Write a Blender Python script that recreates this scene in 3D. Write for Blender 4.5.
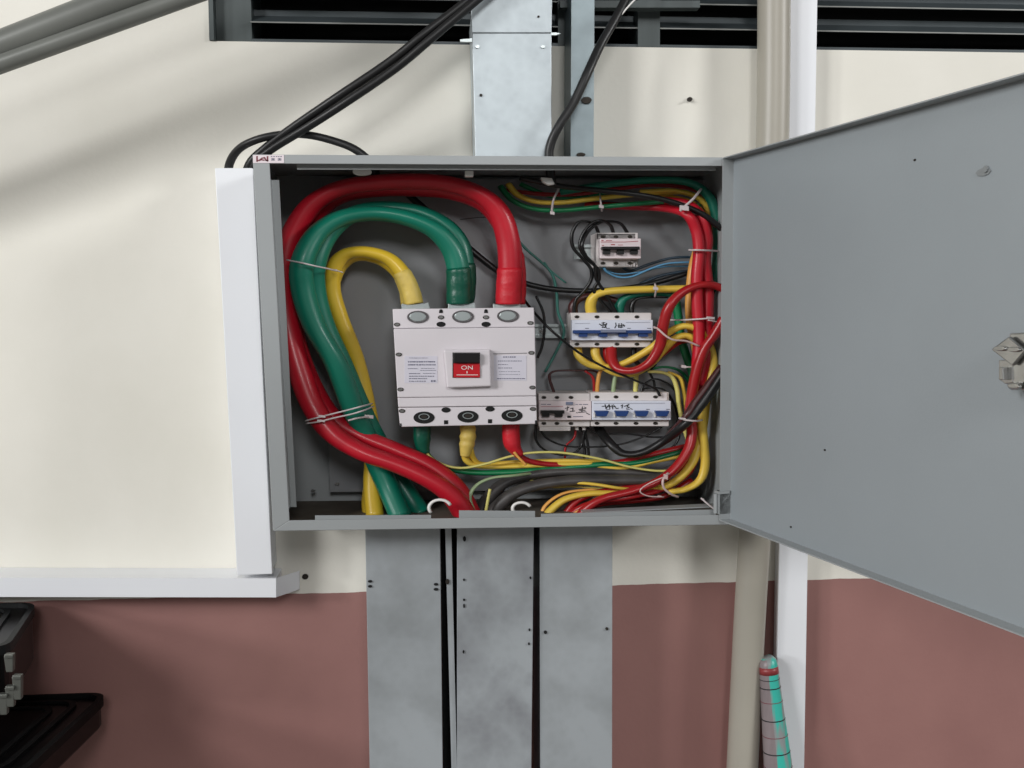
import bpy, bmesh, math, random
from mathutils import Vector, Matrix

random.seed(7)
for o in list(bpy.data.objects):
    bpy.data.objects.remove(o)
SC = bpy.context.scene
COL = SC.collection

# ------------------------------------------------------------------ camera
CAM = Vector((0.2082, -1.4946, 0.2781))
YAW, PITCH, ROLL = 0.0790, -0.0722, -0.0061
F = 1024.0
fw = Vector((math.sin(YAW) * math.cos(PITCH), math.cos(YAW) * math.cos(PITCH), math.sin(PITCH)))
rt = Vector((math.cos(YAW), -math.sin(YAW), 0))
up = rt.cross(fw)
c_, s_ = math.cos(ROLL), math.sin(ROLL)
rt, up = c_ * rt + s_ * up, -s_ * rt + c_ * up
cam_data = bpy.data.cameras.new('camera')
cam = bpy.data.objects.new('camera', cam_data)
COL.objects.link(cam)
cam.matrix_world = Matrix(((rt.x, up.x, -fw.x, CAM.x), (rt.y, up.y, -fw.y, CAM.y), (rt.z, up.z, -fw.z, CAM.z), (0, 0, 0, 1)))
cam_data.sensor_width = 36.0
cam_data.lens = 36.0
cam_data.clip_start = 0.02
SC.camera = cam

# ------------------------------------------------------------------ light
world = bpy.data.worlds.new('world')
SC.world = world
world.use_nodes = True
bg = world.node_tree.nodes['Background']
bg.inputs[0].default_value = (1.0, 1.0, 1.0, 1)
bg.inputs[1].default_value = 0.15


def lamp(name, loc, power, radius=0.22, col=(1.0, 1.0, 1.0)):
    d = bpy.data.lights.new(name, 'POINT')
    d.energy, d.color, d.shadow_soft_size = power, col, radius
    o = bpy.data.objects.new(name, d)
    COL.objects.link(o)
    o.location = loc
    return o


# ceiling luminaires of the hall and an added front fill, all at one height
lamp('ceiling_lamp_near_left', (-3.1, -3.6, 2.0), 400, 0.6)
lamp('ceiling_lamp_far_left', (-7.4, -5.0, 2.0), 780, 0.5)
lamp('fill_lamp_front', (0.6, -4.8, 2.0), 190, 0.5)  # unseen fill lamp, added to lift the light from the front
lamp('ceiling_lamp_right', (4.4, -2.6, 2.0), 360, 0.5)

SC.view_settings.view_transform = 'Standard'
SC.view_settings.look = 'None'
SC.view_settings.gamma = 1.0
SC.view_settings.use_curve_mapping = False
SC.view_settings.exposure = 0.06


# ------------------------------------------------------------------ helpers
def ray(px, py):
    return fw + (px - 512) / F * rt - (py - 384) / F * up


def P(px, py, y):
    d = ray(px, py)
    return CAM + d * ((y - CAM.y) / d.y)


def Pz(px, py, z):
    d = ray(px, py)
    return CAM + d * ((z - CAM.z) / d.z)


def lin(c):
    c /= 255.0
    return c / 12.92 if c <= 0.04045 else ((c + 0.055) / 1.055) ** 2.4


def rgb(r, g, b):
    return (lin(r), lin(g), lin(b), 1)


def mat(name, col, rough=0.5, metal=0.0, noise=0.0, nscale=20, col2=None, bump=0.0, bscale=200, coat=0.0, spec=None, alpha=None, stretch=None):
    m = bpy.data.materials.new(name)
    m.use_nodes = True
    nt = m.node_tree
    b = nt.nodes['Principled BSDF']
    b.inputs['Base Color'].default_value = col
    b.inputs['Roughness'].default_value = rough
    b.inputs['Metallic'].default_value = metal
    if coat:
        b.inputs['Coat Weight'].default_value = coat
        b.inputs['Coat Roughness'].default_value = 0.15
    if spec is not None:
        b.inputs['Specular IOR Level'].default_value = spec
    tc = nt.nodes.new('ShaderNodeTexCoord')
    if noise:
        n = nt.nodes.new('ShaderNodeTexNoise')
        n.inputs['Scale'].default_value = nscale
        n.inputs['Detail'].default_value = 6
        if stretch:
            mp = nt.nodes.new('ShaderNodeMapping')
            mp.inputs['Scale'].default_value = stretch
            nt.links.new(tc.outputs['Object'], mp.inputs[0])
            nt.links.new(mp.outputs[0], n.inputs['Vector'])
        else:
            nt.links.new(tc.outputs['Object'], n.inputs['Vector'])
        rp = nt.nodes.new('ShaderNodeValToRGB')
        rp.color_ramp.elements[0].position = 0.3
        rp.color_ramp.elements[1].position = 0.72
        c2 = col2 or tuple(max(0, x * (1 - noise)) for x in col[:3]) + (1,)
        rp.color_ramp.elements[0].color = c2
        rp.color_ramp.elements[1].color = col
        nt.links.new(n.outputs[0], rp.inputs[0])
        nt.links.new(rp.outputs[0], b.inputs['Base Color'])
    if bump:
        n2 = nt.nodes.new('ShaderNodeTexNoise')
        n2.inputs['Scale'].default_value = bscale
        n2.inputs['Detail'].default_value = 4
        nt.links.new(tc.outputs['Object'], n2.inputs['Vector'])
        bp = nt.nodes.new('ShaderNodeBump')
        bp.inputs['Strength'].default_value = bump
        bp.inputs['Distance'].default_value = 0.002
        nt.links.new(n2.outputs[0], bp.inputs['Height'])
        nt.links.new(bp.outputs[0], b.inputs['Normal'])
    return m


M = {
    'grey': mat('box_paint', rgb(158, 162, 163), 0.42, noise=0.06, nscale=9, bump=0.05, bscale=500),
    'door': mat('door_paint', rgb(150, 157, 161), 0.40, noise=0.07, nscale=5, bump=0.08, bscale=350),
    'plate': mat('plate_paint', rgb(140, 142, 145), 0.45, noise=0.14, nscale=14),
    'white_pvc': mat('white_pvc', rgb(240, 242, 246), 0.35, noise=0.03, nscale=6),
    'beige': mat('beige_pvc', rgb(170, 165, 153), 0.4, noise=0.08, nscale=8),
    'steel': mat('steel', rgb(178, 186, 186), 0.35, 0.6, noise=0.15, nscale=40),
    'bright_steel': mat('bright_steel', rgb(196, 196, 194), 0.25, 1.0, noise=0.2, nscale=90),
    'channel': mat('channel_steel', rgb(136, 148, 152), 0.4, 0.5, noise=0.25, nscale=25),
    'pipe': mat('pipe_paint', rgb(116, 118, 113), 0.38, 0.1, noise=0.2, nscale=12),
    'louvre': mat('louvre_steel', rgb(74, 82, 85), 0.45, 0.2, noise=0.2, nscale=20),
    'frame': mat('louvre_frame', rgb(82, 90, 90), 0.5, 0.1, noise=0.25, nscale=15, stretch=(4, 4, 0.4)),
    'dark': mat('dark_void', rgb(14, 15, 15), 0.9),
    'black': mat('black_rubber', rgb(24, 24, 25), 0.42, noise=0.3, nscale=40),
    'blackw': mat('black_wire', rgb(14, 14, 15), 0.35),
    'blackdust': mat('dusty_black_cable', rgb(36, 36, 38), 0.45, noise=0.5, nscale=18, col2=rgb(92, 88, 86)),
    'brown': mat('brown_cable', rgb(70, 34, 34), 0.4),
    'black_plastic': mat('black_plastic', rgb(5, 5, 6), 0.35, spec=0.25),
    'red': mat('red_cable', rgb(194, 22, 42), 0.4, coat=0.12, noise=0.12, nscale=25),
    'redtape': mat('red_tape', rgb(206, 30, 46), 0.45, noise=0.15, nscale=60, bump=0.4, bscale=150),
    'redw': mat('red_wire', rgb(164, 28, 32), 0.32),
    'green': mat('green_cable', rgb(0, 116, 94), 0.42, coat=0.1, noise=0.12, nscale=25),
    'greentape': mat('green_tape', rgb(0, 86, 66), 0.35, noise=0.2, nscale=60, bump=0.4, bscale=150),
    'greenw': mat('green_wire', rgb(14, 118, 72), 0.35),
    'teal': mat('teal_wire', rgb(60, 120, 110), 0.4),
    'yellow': mat('yellow_cable', rgb(222, 186, 52), 0.36, coat=0.2, noise=0.14, nscale=25),
    'yellowtape': mat('yellow_tape', rgb(220, 192, 96), 0.5, noise=0.2, nscale=60, bump=0.5, bscale=120),
    'yelloww': mat('yellow_wire', rgb(226, 192, 74), 0.4),
    'paley': mat('pale_yellow_wire', rgb(214, 206, 120), 0.4),
    'palegreen': mat('pale_green_wire', rgb(150, 170, 130), 0.4),
    'orange': mat('orange_wire', rgb(232, 168, 84), 0.4),
    'blue': mat('blue_wire', rgb(90, 150, 190), 0.4),
    'bluedark': mat('dark_blue_wire', rgb(52, 70, 84), 0.4),
    'mccb': mat('breaker_plastic', rgb(222, 216, 220), 0.42, noise=0.03, nscale=30),
    'mcb': mat('mini_breaker_plastic', rgb(222, 216, 214), 0.42, noise=0.04, nscale=50),
    'mcbface': mat('mini_breaker_face', rgb(222, 226, 238), 0.35),
    'mcbpink': mat('mini_breaker_warm_face', rgb(228, 214, 216), 0.4),
    'bluehandle': mat('blue_handle', rgb(30, 62, 120), 0.35),
    'greyhandle': mat('grey_link_bar', rgb(122, 128, 150), 0.35),
    'handle': mat('black_handle', rgb(16, 14, 15), 0.3),
    'redhandle': mat('red_handle', rgb(196, 24, 36), 0.3),
    'label': mat('label_paper', rgb(214, 211, 222), 0.5),
    'print': mat('label_print', rgb(104, 104, 124), 0.6),
    'printred': mat('red_print', rgb(168, 50, 66), 0.5),
    'logo': mat('logo_print', rgb(120, 52, 62), 0.5),
    'ink': mat('marker_ink', rgb(22, 22, 26), 0.5),
    'white': mat('white_plastic', rgb(232, 230, 226), 0.4),
    'tie': mat('nylon_tie', rgb(206, 196, 196), 0.35),
    'tape_pink': mat('clear_strap', rgb(206, 180, 176), 0.3),
    'sticker': mat('sticker', rgb(228, 216, 220), 0.4),
    'rust': mat('rusty_bolt', rgb(56, 50, 44), 0.7, 0.4, noise=0.4, nscale=200),
    'hole': mat('hole_black', rgb(10, 10, 11), 0.8),
    'line': mat('seam_line', rgb(120, 116, 120), 0.6),
}


def galv(name, c1, c2, seed):
    m = bpy.data.materials.new(name)
    m.use_nodes = True
    nt = m.node_tree
    b = nt.nodes['Principled BSDF']
    b.inputs['Metallic'].default_value = 0.35
    tc = nt.nodes.new('ShaderNodeTexCoord')
    mp = nt.nodes.new('ShaderNodeMapping')
    mp.inputs['Location'].default_value = (seed, seed * .7, seed * .3)
    nt.links.new(tc.outputs['Object'], mp.inputs[0])
    n = nt.nodes.new('ShaderNodeTexNoise')
    n.inputs['Scale'].default_value = 11
    n.inputs['Detail'].default_value = 5
    n.inputs['Distortion'].default_value = 0.4
    v = nt.nodes.new('ShaderNodeTexVoronoi')
    v.inputs['Scale'].default_value = 90
    nt.links.new(mp.outputs[0], n.inputs['Vector'])
    nt.links.new(mp.outputs[0], v.inputs['Vector'])
    ad = nt.nodes.new('ShaderNodeMath')
    ad.operation = 'MULTIPLY_ADD'
    ad.inputs[1].default_value = 0.10
    nt.links.new(v.outputs['Distance'], ad.inputs[0])
    nt.links.new(n.outputs[0], ad.inputs[2])
    rp = nt.nodes.new('ShaderNodeValToRGB')
    rp.color_ramp.elements[0].position = 0.34
    rp.color_ramp.elements[1].position = 0.66
    rp.color_ramp.elements[0].color = c1
    rp.color_ramp.elements[1].color = c2
    nt.links.new(ad.outputs[0], rp.inputs[0])
    nt.links.new(rp.outputs[0], b.inputs['Base Color'])
    mr = nt.nodes.new('ShaderNodeMapRange')
    mr.inputs['To Min'].default_value = 0.32
    mr.inputs['To Max'].default_value = 0.55
    nt.links.new(n.outputs[0], mr.inputs['Value'])
    nt.links.new(mr.outputs[0], b.inputs['Roughness'])
    return m


M['slatedge'] = mat('lit_slat_edge', rgb(150, 152, 148), .5, .2, noise=.3, nscale=30)  # paler colour painted in for the light the slat edges catch
M['galv_a'] = galv('galvanised_bright', rgb(158, 166, 170), rgb(190, 199, 203), 3.1)
M['galv_b'] = galv('galvanised_mid', rgb(160, 165, 168), rgb(176, 182, 186), 9.4)
M['galv_c'] = galv('galvanised_stained', rgb(146, 149, 154), rgb(174, 180, 184), 15.8)

# --- wall paint: cream above, maroon dado below (two coats of paint on one wall)
ZD = -0.1349
wm = bpy.data.materials.new('wall_paint')
wm.use_nodes = True
nt = wm.node_tree
b = nt.nodes['Principled BSDF']
b.inputs['Roughness'].default_value = 0.6
tc = nt.nodes.new('ShaderNodeTexCoord')
sx = nt.nodes.new('ShaderNodeSeparateXYZ')
nt.links.new(tc.outputs['Object'], sx.inputs[0])
wn = nt.nodes.new('ShaderNodeTexNoise')
wn.inputs['Scale'].default_value = 18
wn.inputs['Detail'].default_value = 5
nt.links.new(tc.outputs['Object'], wn.inputs['Vector'])
ma = nt.nodes.new('ShaderNodeMath')
ma.operation = 'MULTIPLY_ADD'
ma.inputs[1].default_value = 0.005
ma.inputs[2].default_value = -0.0025
nt.links.new(wn.outputs[0], ma.inputs[0])
m2 = nt.nodes.new('ShaderNodeMath')
nt.links.new(sx.outputs['Z'], m2.inputs[0])
nt.links.new(ma.outputs[0], m2.inputs[1])
gt = nt.nodes.new('ShaderNodeMath')
gt.operation = 'GREATER_THAN'
gt.inputs[1].default_value = ZD
nt.links.new(m2.outputs[0], gt.inputs[0])


def two(ca, cb, scale, lo, hi):
    n = nt.nodes.new('ShaderNodeTexNoise')
    n.inputs['Scale'].default_value = scale
    n.inputs['Detail'].default_value = 6
    nt.links.new(tc.outputs['Object'], n.inputs['Vector'])
    r = nt.nodes.new('ShaderNodeValToRGB')
    r.color_ramp.elements[0].position, r.color_ramp.elements[1].position = lo, hi
    r.color_ramp.elements[0].color, r.color_ramp.elements[1].color = ca, cb
    nt.links.new(n.outputs[0], r.inputs[0])
    return r


cr = two(rgb(225, 222, 211), rgb(232, 229, 219), 5, 0.3, 0.6)
mr_ = two(rgb(145, 104, 99), rgb(154, 112, 106), 7, 0.3, 0.7)
mx = nt.nodes.new('ShaderNodeMix')
mx.data_type = 'RGBA'
nt.links.new(gt.outputs[0], mx.inputs[0])
nt.links.new(mr_.outputs[0], mx.inputs[6])
nt.links.new(cr.outputs[0], mx.inputs[7])
nt.links.new(mx.outputs[2], b.inputs['Base Color'])
bpn = nt.nodes.new('ShaderNodeTexNoise')
bpn.inputs['Scale'].default_value = 120
nt.links.new(tc.outputs['Object'], bpn.inputs['Vector'])
bp = nt.nodes.new('ShaderNodeBump')
bp.inputs['Strength'].default_value = 0.12
bp.inputs['Distance'].default_value = 0.002
nt.links.new(bpn.outputs[0], bp.inputs['Height'])
nt.links.new(bp.outputs[0], b.inputs['Normal'])
M['wall'] = wm

ORG = {}


PRINT = ('print', 'lettering', 'handwriting', 'logo', 'marker_line')


def link(name, verts, faces, m, parent=None, smooth=False, origin=None, bevel=0.0):
    vs = [Vector(v) for v in verts]
    if parent is not None:
        org = ORG[parent.name]
    elif origin is not None:
        org = Vector(origin)
    else:
        org = Vector((sum(v.x for v in vs) / len(vs), sum(v.y for v in vs) / len(vs), min(v.z for v in vs)))
    me = bpy.data.meshes.new(name)
    me.from_pydata([v - org for v in vs], [], faces)
    bm = bmesh.new()
    bm.from_mesh(me)
    bmesh.ops.recalc_face_normals(bm, faces=bm.faces)
    bm.to_mesh(me)
    bm.free()
    if smooth:
        for p in me.polygons:
            p.use_smooth = True
    me.materials.append(M[m] if isinstance(m, str) else m)
    o = bpy.data.objects.new(name, me)
    COL.objects.link(o)
    ORG[o.name] = org
    if name in PRINT:
        o['kind'] = 'stuff'
    if parent is not None:
        o.parent = parent
    else:
        o.location = org
    if bevel:
        md = o.modifiers.new('bevel', 'BEVEL')
        md.width = bevel
        md.segments = 2
        md.limit_method = 'ANGLE'
    return o


def thing(name, label, cat, loc, group=None):
    o = bpy.data.objects.new(name, None)
    COL.objects.link(o)
    o.empty_display_size = 0.02
    o.location = loc
    ORG[o.name] = Vector(loc)
    return tag(o, label, cat, group)


def tag(o, label, cat, group=None):
    o['label'] = label
    o['category'] = cat
    if group:
        o['group'] = group
    return o


class G:
    """collects geometry for one mesh"""
    def __init__(self):
        self.v, self.f = [], []

    def prism(self, pts, dvec):
        n = len(pts)
        k = len(self.v)
        self.v += [Vector(p) for p in pts] + [Vector(p) + dvec for p in pts]
        self.f.append(tuple(range(k, k + n)))
        self.f.append(tuple(range(k + 2 * n - 1, k + n - 1, -1)))
        for i in range(n):
            j = (i + 1) % n
            self.f.append((k + i, k + j, k + n + j, k + n + i))
        return self

    def tube(self, pts, radii, n=14, zf=1.0, caps=True):
        k0 = len(self.v)
        T = []
        for i in range(len(pts)):
            a = pts[max(i - 1, 0)]
            c = pts[min(i + 1, len(pts) - 1)]
            T.append((c - a).normalized())
        ref = Vector((0, 1, 0)) if abs(T[0].y) < 0.9 else Vector((1, 0, 0))
        u = (ref - T[0] * ref.dot(T[0])).normalized()
        for i, p in enumerate(pts):
            u = (u - T[i] * u.dot(T[i])).normalized()
            w = T[i].cross(u)
            for j in range(n):
                a = 2 * math.pi * j / n
                off = (u * math.cos(a) + w * math.sin(a)) * radii[i]
                off.z *= zf
                self.v.append(p + off)
        for i in range(len(pts) - 1):
            for j in range(n):
                q = (j + 1) % n
                a = k0 + i * n
                self.f.append((a + j, a + q, a + n + q, a + n + j))
        if caps:
            self.f.append(tuple(k0 + j for j in range(n - 1, -1, -1)))
            e = k0 + (len(pts) - 1) * n
            self.f.append(tuple(e + j for j in range(n)))
        return self

    def build(self, name, m, parent=None, **kw):
        return link(name, self.v, self.f, m, parent, **kw)


def spline(pts, step=6):
    """Catmull-Rom through points (Vectors)"""
    out = []
    q = [pts[0] * 2 - pts[1]] + list(pts) + [pts[-1] * 2 - pts[-2]]
    for i in range(1, len(q) - 2):
        p0, p1, p2, p3 = q[i - 1:i + 3]
        for s in range(step):
            t = s / step
            out.append(0.5 * (2 * p1 + (p2 - p0) * t + (2 * p0 - 5 * p1 + 4 * p2 - p3) * t * t + (3 * p1 - p0 - 3 * p2 + p3) * t ** 3))
    out.append(pts[-1].copy())
    return out


def fill_y(pts):
    """points (px,py) or (px,py,y): missing depths are interpolated"""
    n = len(pts)
    known = [(i, p[2]) for i, p in enumerate(pts) if len(p) > 2]
    res = []
    for i, p in enumerate(pts):
        lo = [k for k in known if k[0] <= i]
        hi = [k for k in known if k[0] >= i]
        if lo and hi:
            a, b2 = lo[-1], hi[0]
            y = a[1] if a[0] == b2[0] else a[1] + (b2[1] - a[1]) * (i - a[0]) / (b2[0] - a[0])
        else:
            y = (lo or hi)[-1 if lo else 0][1]
        res.append((p[0], p[1], y))
    return res


ZF = 0.64


def path(pts, step=6):
    return spline([P(*p) for p in fill_y(pts)], step)


def wire(name, pts, r, m, label=None, cat='wire', group=None, parent=None, n=10, zf=ZF, step=6):
    pp = path(pts, step)
    o = G().tube(pp, [r] * len(pp), n, zf).build(name, m, parent, smooth=True)
    if label:
        tag(o, label, cat, group)
    return o


def poly(name, px, yf, yb, m, parent=None, bevel=0.0, origin=None):
    pts = [P(x, y, yf) for x, y in px]
    return G().prism(pts, Vector((0, yb - yf, 0))).build(name, m, parent, bevel=bevel, origin=origin)


def R4(x0, y0, x1, y1):
    return [(x0, y0), (x1, y0), (x1, y1), (x0, y1)]


def ellipse(cx, cy, rx, ry, n=20):
    return [(cx + rx * math.cos(2 * math.pi * i / n), cy + ry * math.sin(2 * math.pi * i / n)) for i in range(n)]


def gpoly(g, px, yf, yb):
    return g.prism([P(x, y, yf) for x, y in px], Vector((0, yb - yf, 0)))


def ring(g, cx, cy, rx, ry, ix, iy, yf, yb, n=20):
    k = len(g.v)
    a = [P(x, y, yf) for x, y in ellipse(cx, cy, rx, ry, n)]
    c = [P(x, y, yf) for x, y in ellipse(cx, cy, ix, iy, n)]
    d = Vector((0, yb - yf, 0))
    g.v += a + c + [p + d for p in a] + [p + d for p in c]
    for i in range(n):
        j = (i + 1) % n
        g.f += [(k + i, k + j, k + n + j, k + n + i), (k + 2 * n + i, k + 3 * n + i, k + 3 * n + j, k + 2 * n + j),
                (k + i, k + 2 * n + i, k + 2 * n + j, k + j), (k + n + i, k + n + j, k + 3 * n + j, k + 3 * n + i)]
    return g


def stroke(g, pts, w, yf, yb):
    """flat pen stroke through pixel points"""
    for (x0, y0), (x1, y1) in zip(pts, pts[1:]):
        dx, dy = x1 - x0, y1 - y0
        L = math.hypot(dx, dy) or 1
        nx, ny = -dy / L * w / 2, dx / L * w / 2 * 0.8
        ex, ey = dx / L * w * .3, dy / L * w * .3
        gpoly(g, [(x0 + nx - ex, y0 + ny - ey), (x1 + nx + ex, y1 + ny + ey), (x1 - nx + ex, y1 - ny + ey), (x0 - nx - ex, y0 - ny - ey)], yf, yb)
    return g


# ================================================================== SETTING
def structure(o):
    o['kind'] = 'structure'
    return o


ZL = 0.6565          # underside of the louvre opening
xl = P(209, 20, 0).x
g = G()
T = 0.12


def wbox(g, x0, x1, z0, z1, y0=0.0, y1=T):
    return g.prism([(x0, y0, z0), (x1, y0, z0), (x1, y0, z1), (x0, y0, z1)], Vector((0, y1 - y0, 0)))


wbox(g, -2.6, 2.9, -1.3, ZL)
wbox(g, -2.6, xl, ZL, 1.5)
wbox(g, xl, 2.9, 1.12, 1.5)
wall = structure(g.build('wall_back', 'wall', origin=(0, 0, 0)))
g = G()
g.prism([(-9, -9, -1.0), (9, -9, -1.0), (9, 0, -1.0), (-9, 0, -1.0)], Vector((0, 0, -.05)))
floor = structure(g.build('floor', mat('floor_concrete', rgb(112, 108, 102), .7, noise=.2, nscale=3)))
floor['label'] = 'dull grey concrete floor below the wall'
wall['label'] = 'plastered wall painted cream above and dull maroon below'

# louvred opening
louv = thing('window_1', 'dark steel louvre vent along the top of the wall', 'louvre', (xl, 0.06, ZL))
structure(louv)
XR = 2.6
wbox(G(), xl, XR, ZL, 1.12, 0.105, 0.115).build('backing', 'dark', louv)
g = G()
xs = P(214, 20, 0.0).x
wbox(g, xl + .0005, xs, ZL + .0005, 1.115, -0.004, 0.1)
fr = g.build('frame', 'frame', louv)
xa = P(250, 20, 0.0).x
g = G()
wbox(g, xs + .0005, xa, ZL + .0005, 1.115, 0.012, 0.1)
g.build('stile', 'frame', louv)
for a, c in ((558, 572), (638, 660), (1105, 1128)):
    g = G()
    wbox(g, P(a, 20, 0.0).x, P(c, 20, 0.0).x, ZL + .0005, 1.115, 0.0, 0.09)
    g.build('mullion', 'frame', louv)
pitch = 0.0352
zb = P(600, 28.0, 0.004).z
for i in range(11):
    z = zb + i * pitch
    if z > 1.08:
        break
    g = G()
    # bent blade: upright strip at the back, sloping sheet, small lip at the front edge
    prof = [(0.004, z), (0.004, z + .0014), (0.007, z + .0018), (0.034, z + 0.0178), (0.034, z + 0.0262), (0.036, z + 0.0262), (0.036, z + 0.0160), (0.007, z)]
    g.prism([(xa, y, zz) for y, zz in prof], Vector((XR - xa, 0, 0)))
    sl = g.build('slat', 'louvre', louv)
    wbox(G(), xa, XR, z - .0004, z + .0013, .0022, .0039).build('slat_edge', 'slatedge', sl)
# light sill under the blades
wbox(G(), xa, XR, ZL + .0005, ZL + .0045, 0.002, 0.1).build('sill', 'louvre', louv)

# small dark wall plugs
for (x, y, r, lab) in ((690, 99, 2.6, 'small dark anchor plug in the cream wall right of the steel channel'),
                       (305, 577, 3.2, 'rusty anchor bolt at the end of the white horizontal trunking')):
    g = G()
    gpoly(g, ellipse(x, y, r, r * .8, 10), -0.004, 0.002)
    gpoly(g, ellipse(x - .5, y + .4, r * .5, r * .4, 8), -0.009, -0.004)
    tag(g.build('wall_anchor', 'rust'), lab, 'anchor', 'wall anchors')

# ================================================================== CABINET
YF, YB, YP = -0.20, -0.012, -0.036
TL, TR, BR, BL = (252.5, 154.5), (739, 157.5), (735, 524.5), (273, 531)
cab = thing('electrical_cabinet', 'open grey sheet-steel electrical cabinet mounted on the wall', 'cabinet', P(510, 527, -0.1))


def lerp(a, c, t):
    return (a[0] + (c[0] - a[0]) * t, a[1] + (c[1] - a[1]) * t)


# sheet sides, one continuous shell with a back
o4 = [P(*q, YF) for q in (TL, TR, BR, BL)]
cen = sum(o4, Vector()) / 4
tk = 0.0018
i4 = [Vector((p.x + (tk if p.x < cen.x else -tk), p.y, p.z + (tk if p.z < cen.z else -tk))) for p in o4]
g = G()
d = Vector((0, YB - YF, 0))
for a in range(4):
    c = (a + 1) % 4
    g.prism([o4[a], o4[c], i4[c], i4[a]], d)
g.prism([p + d for p in o4], Vector((0, 0.0018, 0)))
g.build('body', 'grey', cab)
# front flange: four mitred strips
iTL, iTR, iBR, iBL = (269.5, 163.5), (727, 166), (722, 515), (289.5, 520.5)
for nm, q in (('front_flange', (TL, TR, iTR, iTL)), ('front_flange', (TR, BR, iBR, iTR)), ('front_flange', (BR, BL, iBL, iBR)), ('front_flange', (BL, TL, iTL, iBL))):
    poly(nm, q, YF - .0012, YF + .0014, 'grey', cab, bevel=.0006)
# inner rain-channel lips, set back from the flange
poly('inner_lip', [(269, 180), (279, 180), (296.5, 507), (287, 507)], -0.188, -0.1865, 'grey', cab)
poly('inner_lip', [(297, 161), (716, 163), (716, 170.5), (297, 169.5)], -0.188, -0.1865, 'grey', cab)
poly('inner_lip', [(315, 515.5), (431, 515), (431, 521), (315, 521.5)], -0.188, -0.1865, 'grey', cab)
poly('inner_lip', [(459, 510.5), (535, 511), (535, 520), (459, 520)], -0.188, -0.1865, 'grey', cab)
poly('inner_lip', [(541, 514), (716, 509.5), (716, 518), (541, 519)], -0.188, -0.1865, 'grey', cab)
# return webs joining the lips to the flange
poly('lip_web', [(268.2, 179), (270.6, 179), (289.8, 508), (287.6, 508)], -0.1985, -0.188, 'grey', cab)
poly('lip_web', [(297, 160.5), (716, 162.5), (716, 164), (297, 162)], -0.1985, -0.188, 'grey', cab)
# mounting plate at the back
poly('mounting_plate', [(322, 178), (706, 180), (702, 489), (330, 492)], YP, YP + .002, 'plate', cab)
for x, y in ((313, 491), (337, 484), (697, 186)):
    poly('plate_screw', ellipse(x, y, 2.4, 1.5, 10), YP - .003, YP + .004, 'bright_steel', cab)
# short pencil marks on the plate
g = G()
stroke(g, [(460, 219.5), (478, 217.5), (497, 217)], 0.8, YP - .0004, YP)
stroke(g, [(480, 205), (481.5, 214)], 0.9, YP - .0004, YP)
stroke(g, [(484, 208.5), (489, 208.2)], 0.7, YP - .0004, YP)
g.build('marker_line', 'ink', cab)
# white plugs and grommets in the top
poly('grommet', ellipse(362, 171.5, 9.5, 3.6), -0.17, -0.162, 'white', cab)
poly('grommet', R4(465, 170.5, 473.5, 176.5), -0.17, -0.16, 'white', cab, bevel=.001)
poly('grommet', [(541, 177), (552, 178), (555, 184), (549, 185), (543, 182)], -0.15, -0.14, 'white', cab, bevel=.001)
# cut edging rings on the floor holes
for cx, cy, rx, ry in ((440, 508, 11, 8.2), (521.5, 508.5, 9, 6)):
    pts = [P(cx + rx * math.cos(math.radians(a)), cy - ry * math.sin(math.radians(a)), -0.176) for a in range(20, 225, 15)]
    G().tube(pts, [0.0024] * len(pts), 8, 0.8).build('edging_ring', 'white', cab, smooth=True)
# strip of white plate on the floor of the cabinet, right
poly('floor_strip', [(583, 512.5), (720, 506), (720, 507), (583, 513.6)], -0.160, -0.14, 'grey', cab)

# dusty brown floor of the cabinet, colour also darkened for the shade inside
zl_, zr_ = i4[3], i4[2]
G().prism([(zl_.x + .002, -.185, zl_.z + .0002), (zr_.x - .002, -.185, zr_.z + .0002), (zr_.x - .002, -.016, zr_.z + .0002), (zl_.x + .002, -.016, zl_.z + .0002)], Vector((0, 0, .0014))).build('floor_pan', mat('dusty_shaded_floor', rgb(96, 88, 78), .8, noise=.4, nscale=30), cab)
# DIN rails
for q in ([(574, 244.5), (640, 244.5), (640, 259), (574, 259)], [(534, 324), (650, 324), (650, 338), (534, 338)], [(536, 404), (672, 404), (672, 417), (536, 417)]):
    (x0, y0), _, (x1, y1), _ = q
    g = G()
    gpoly(g, R4(x0, y0 + 3, x1, y1 - 3), YP - .005, YP)
    gpoly(g, R4(x0, y0, x1, y0 + 2.6), YP - .011, YP - .009)
    gpoly(g, R4(x0, y1 - 2.6, x1, y1), YP - .011, YP - .009)
    gpoly(g, R4(x0, y0 + 2.2, x1, y0 + 3.1), YP - .010, YP - .003)
    gpoly(g, R4(x0, y1 - 3.1, x1, y1 - 2.2), YP - .010, YP - .003)
    rail = g.build('din_rail', 'steel', cab)
    g = G()
    gpoly(g, ellipse(x0 + 9, (y0 + y1) / 2, 3.2, 2.2, 12), YP - .008, YP - .004)
    g.build('rail_screw', 'bright_steel', rail, smooth=False)

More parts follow.
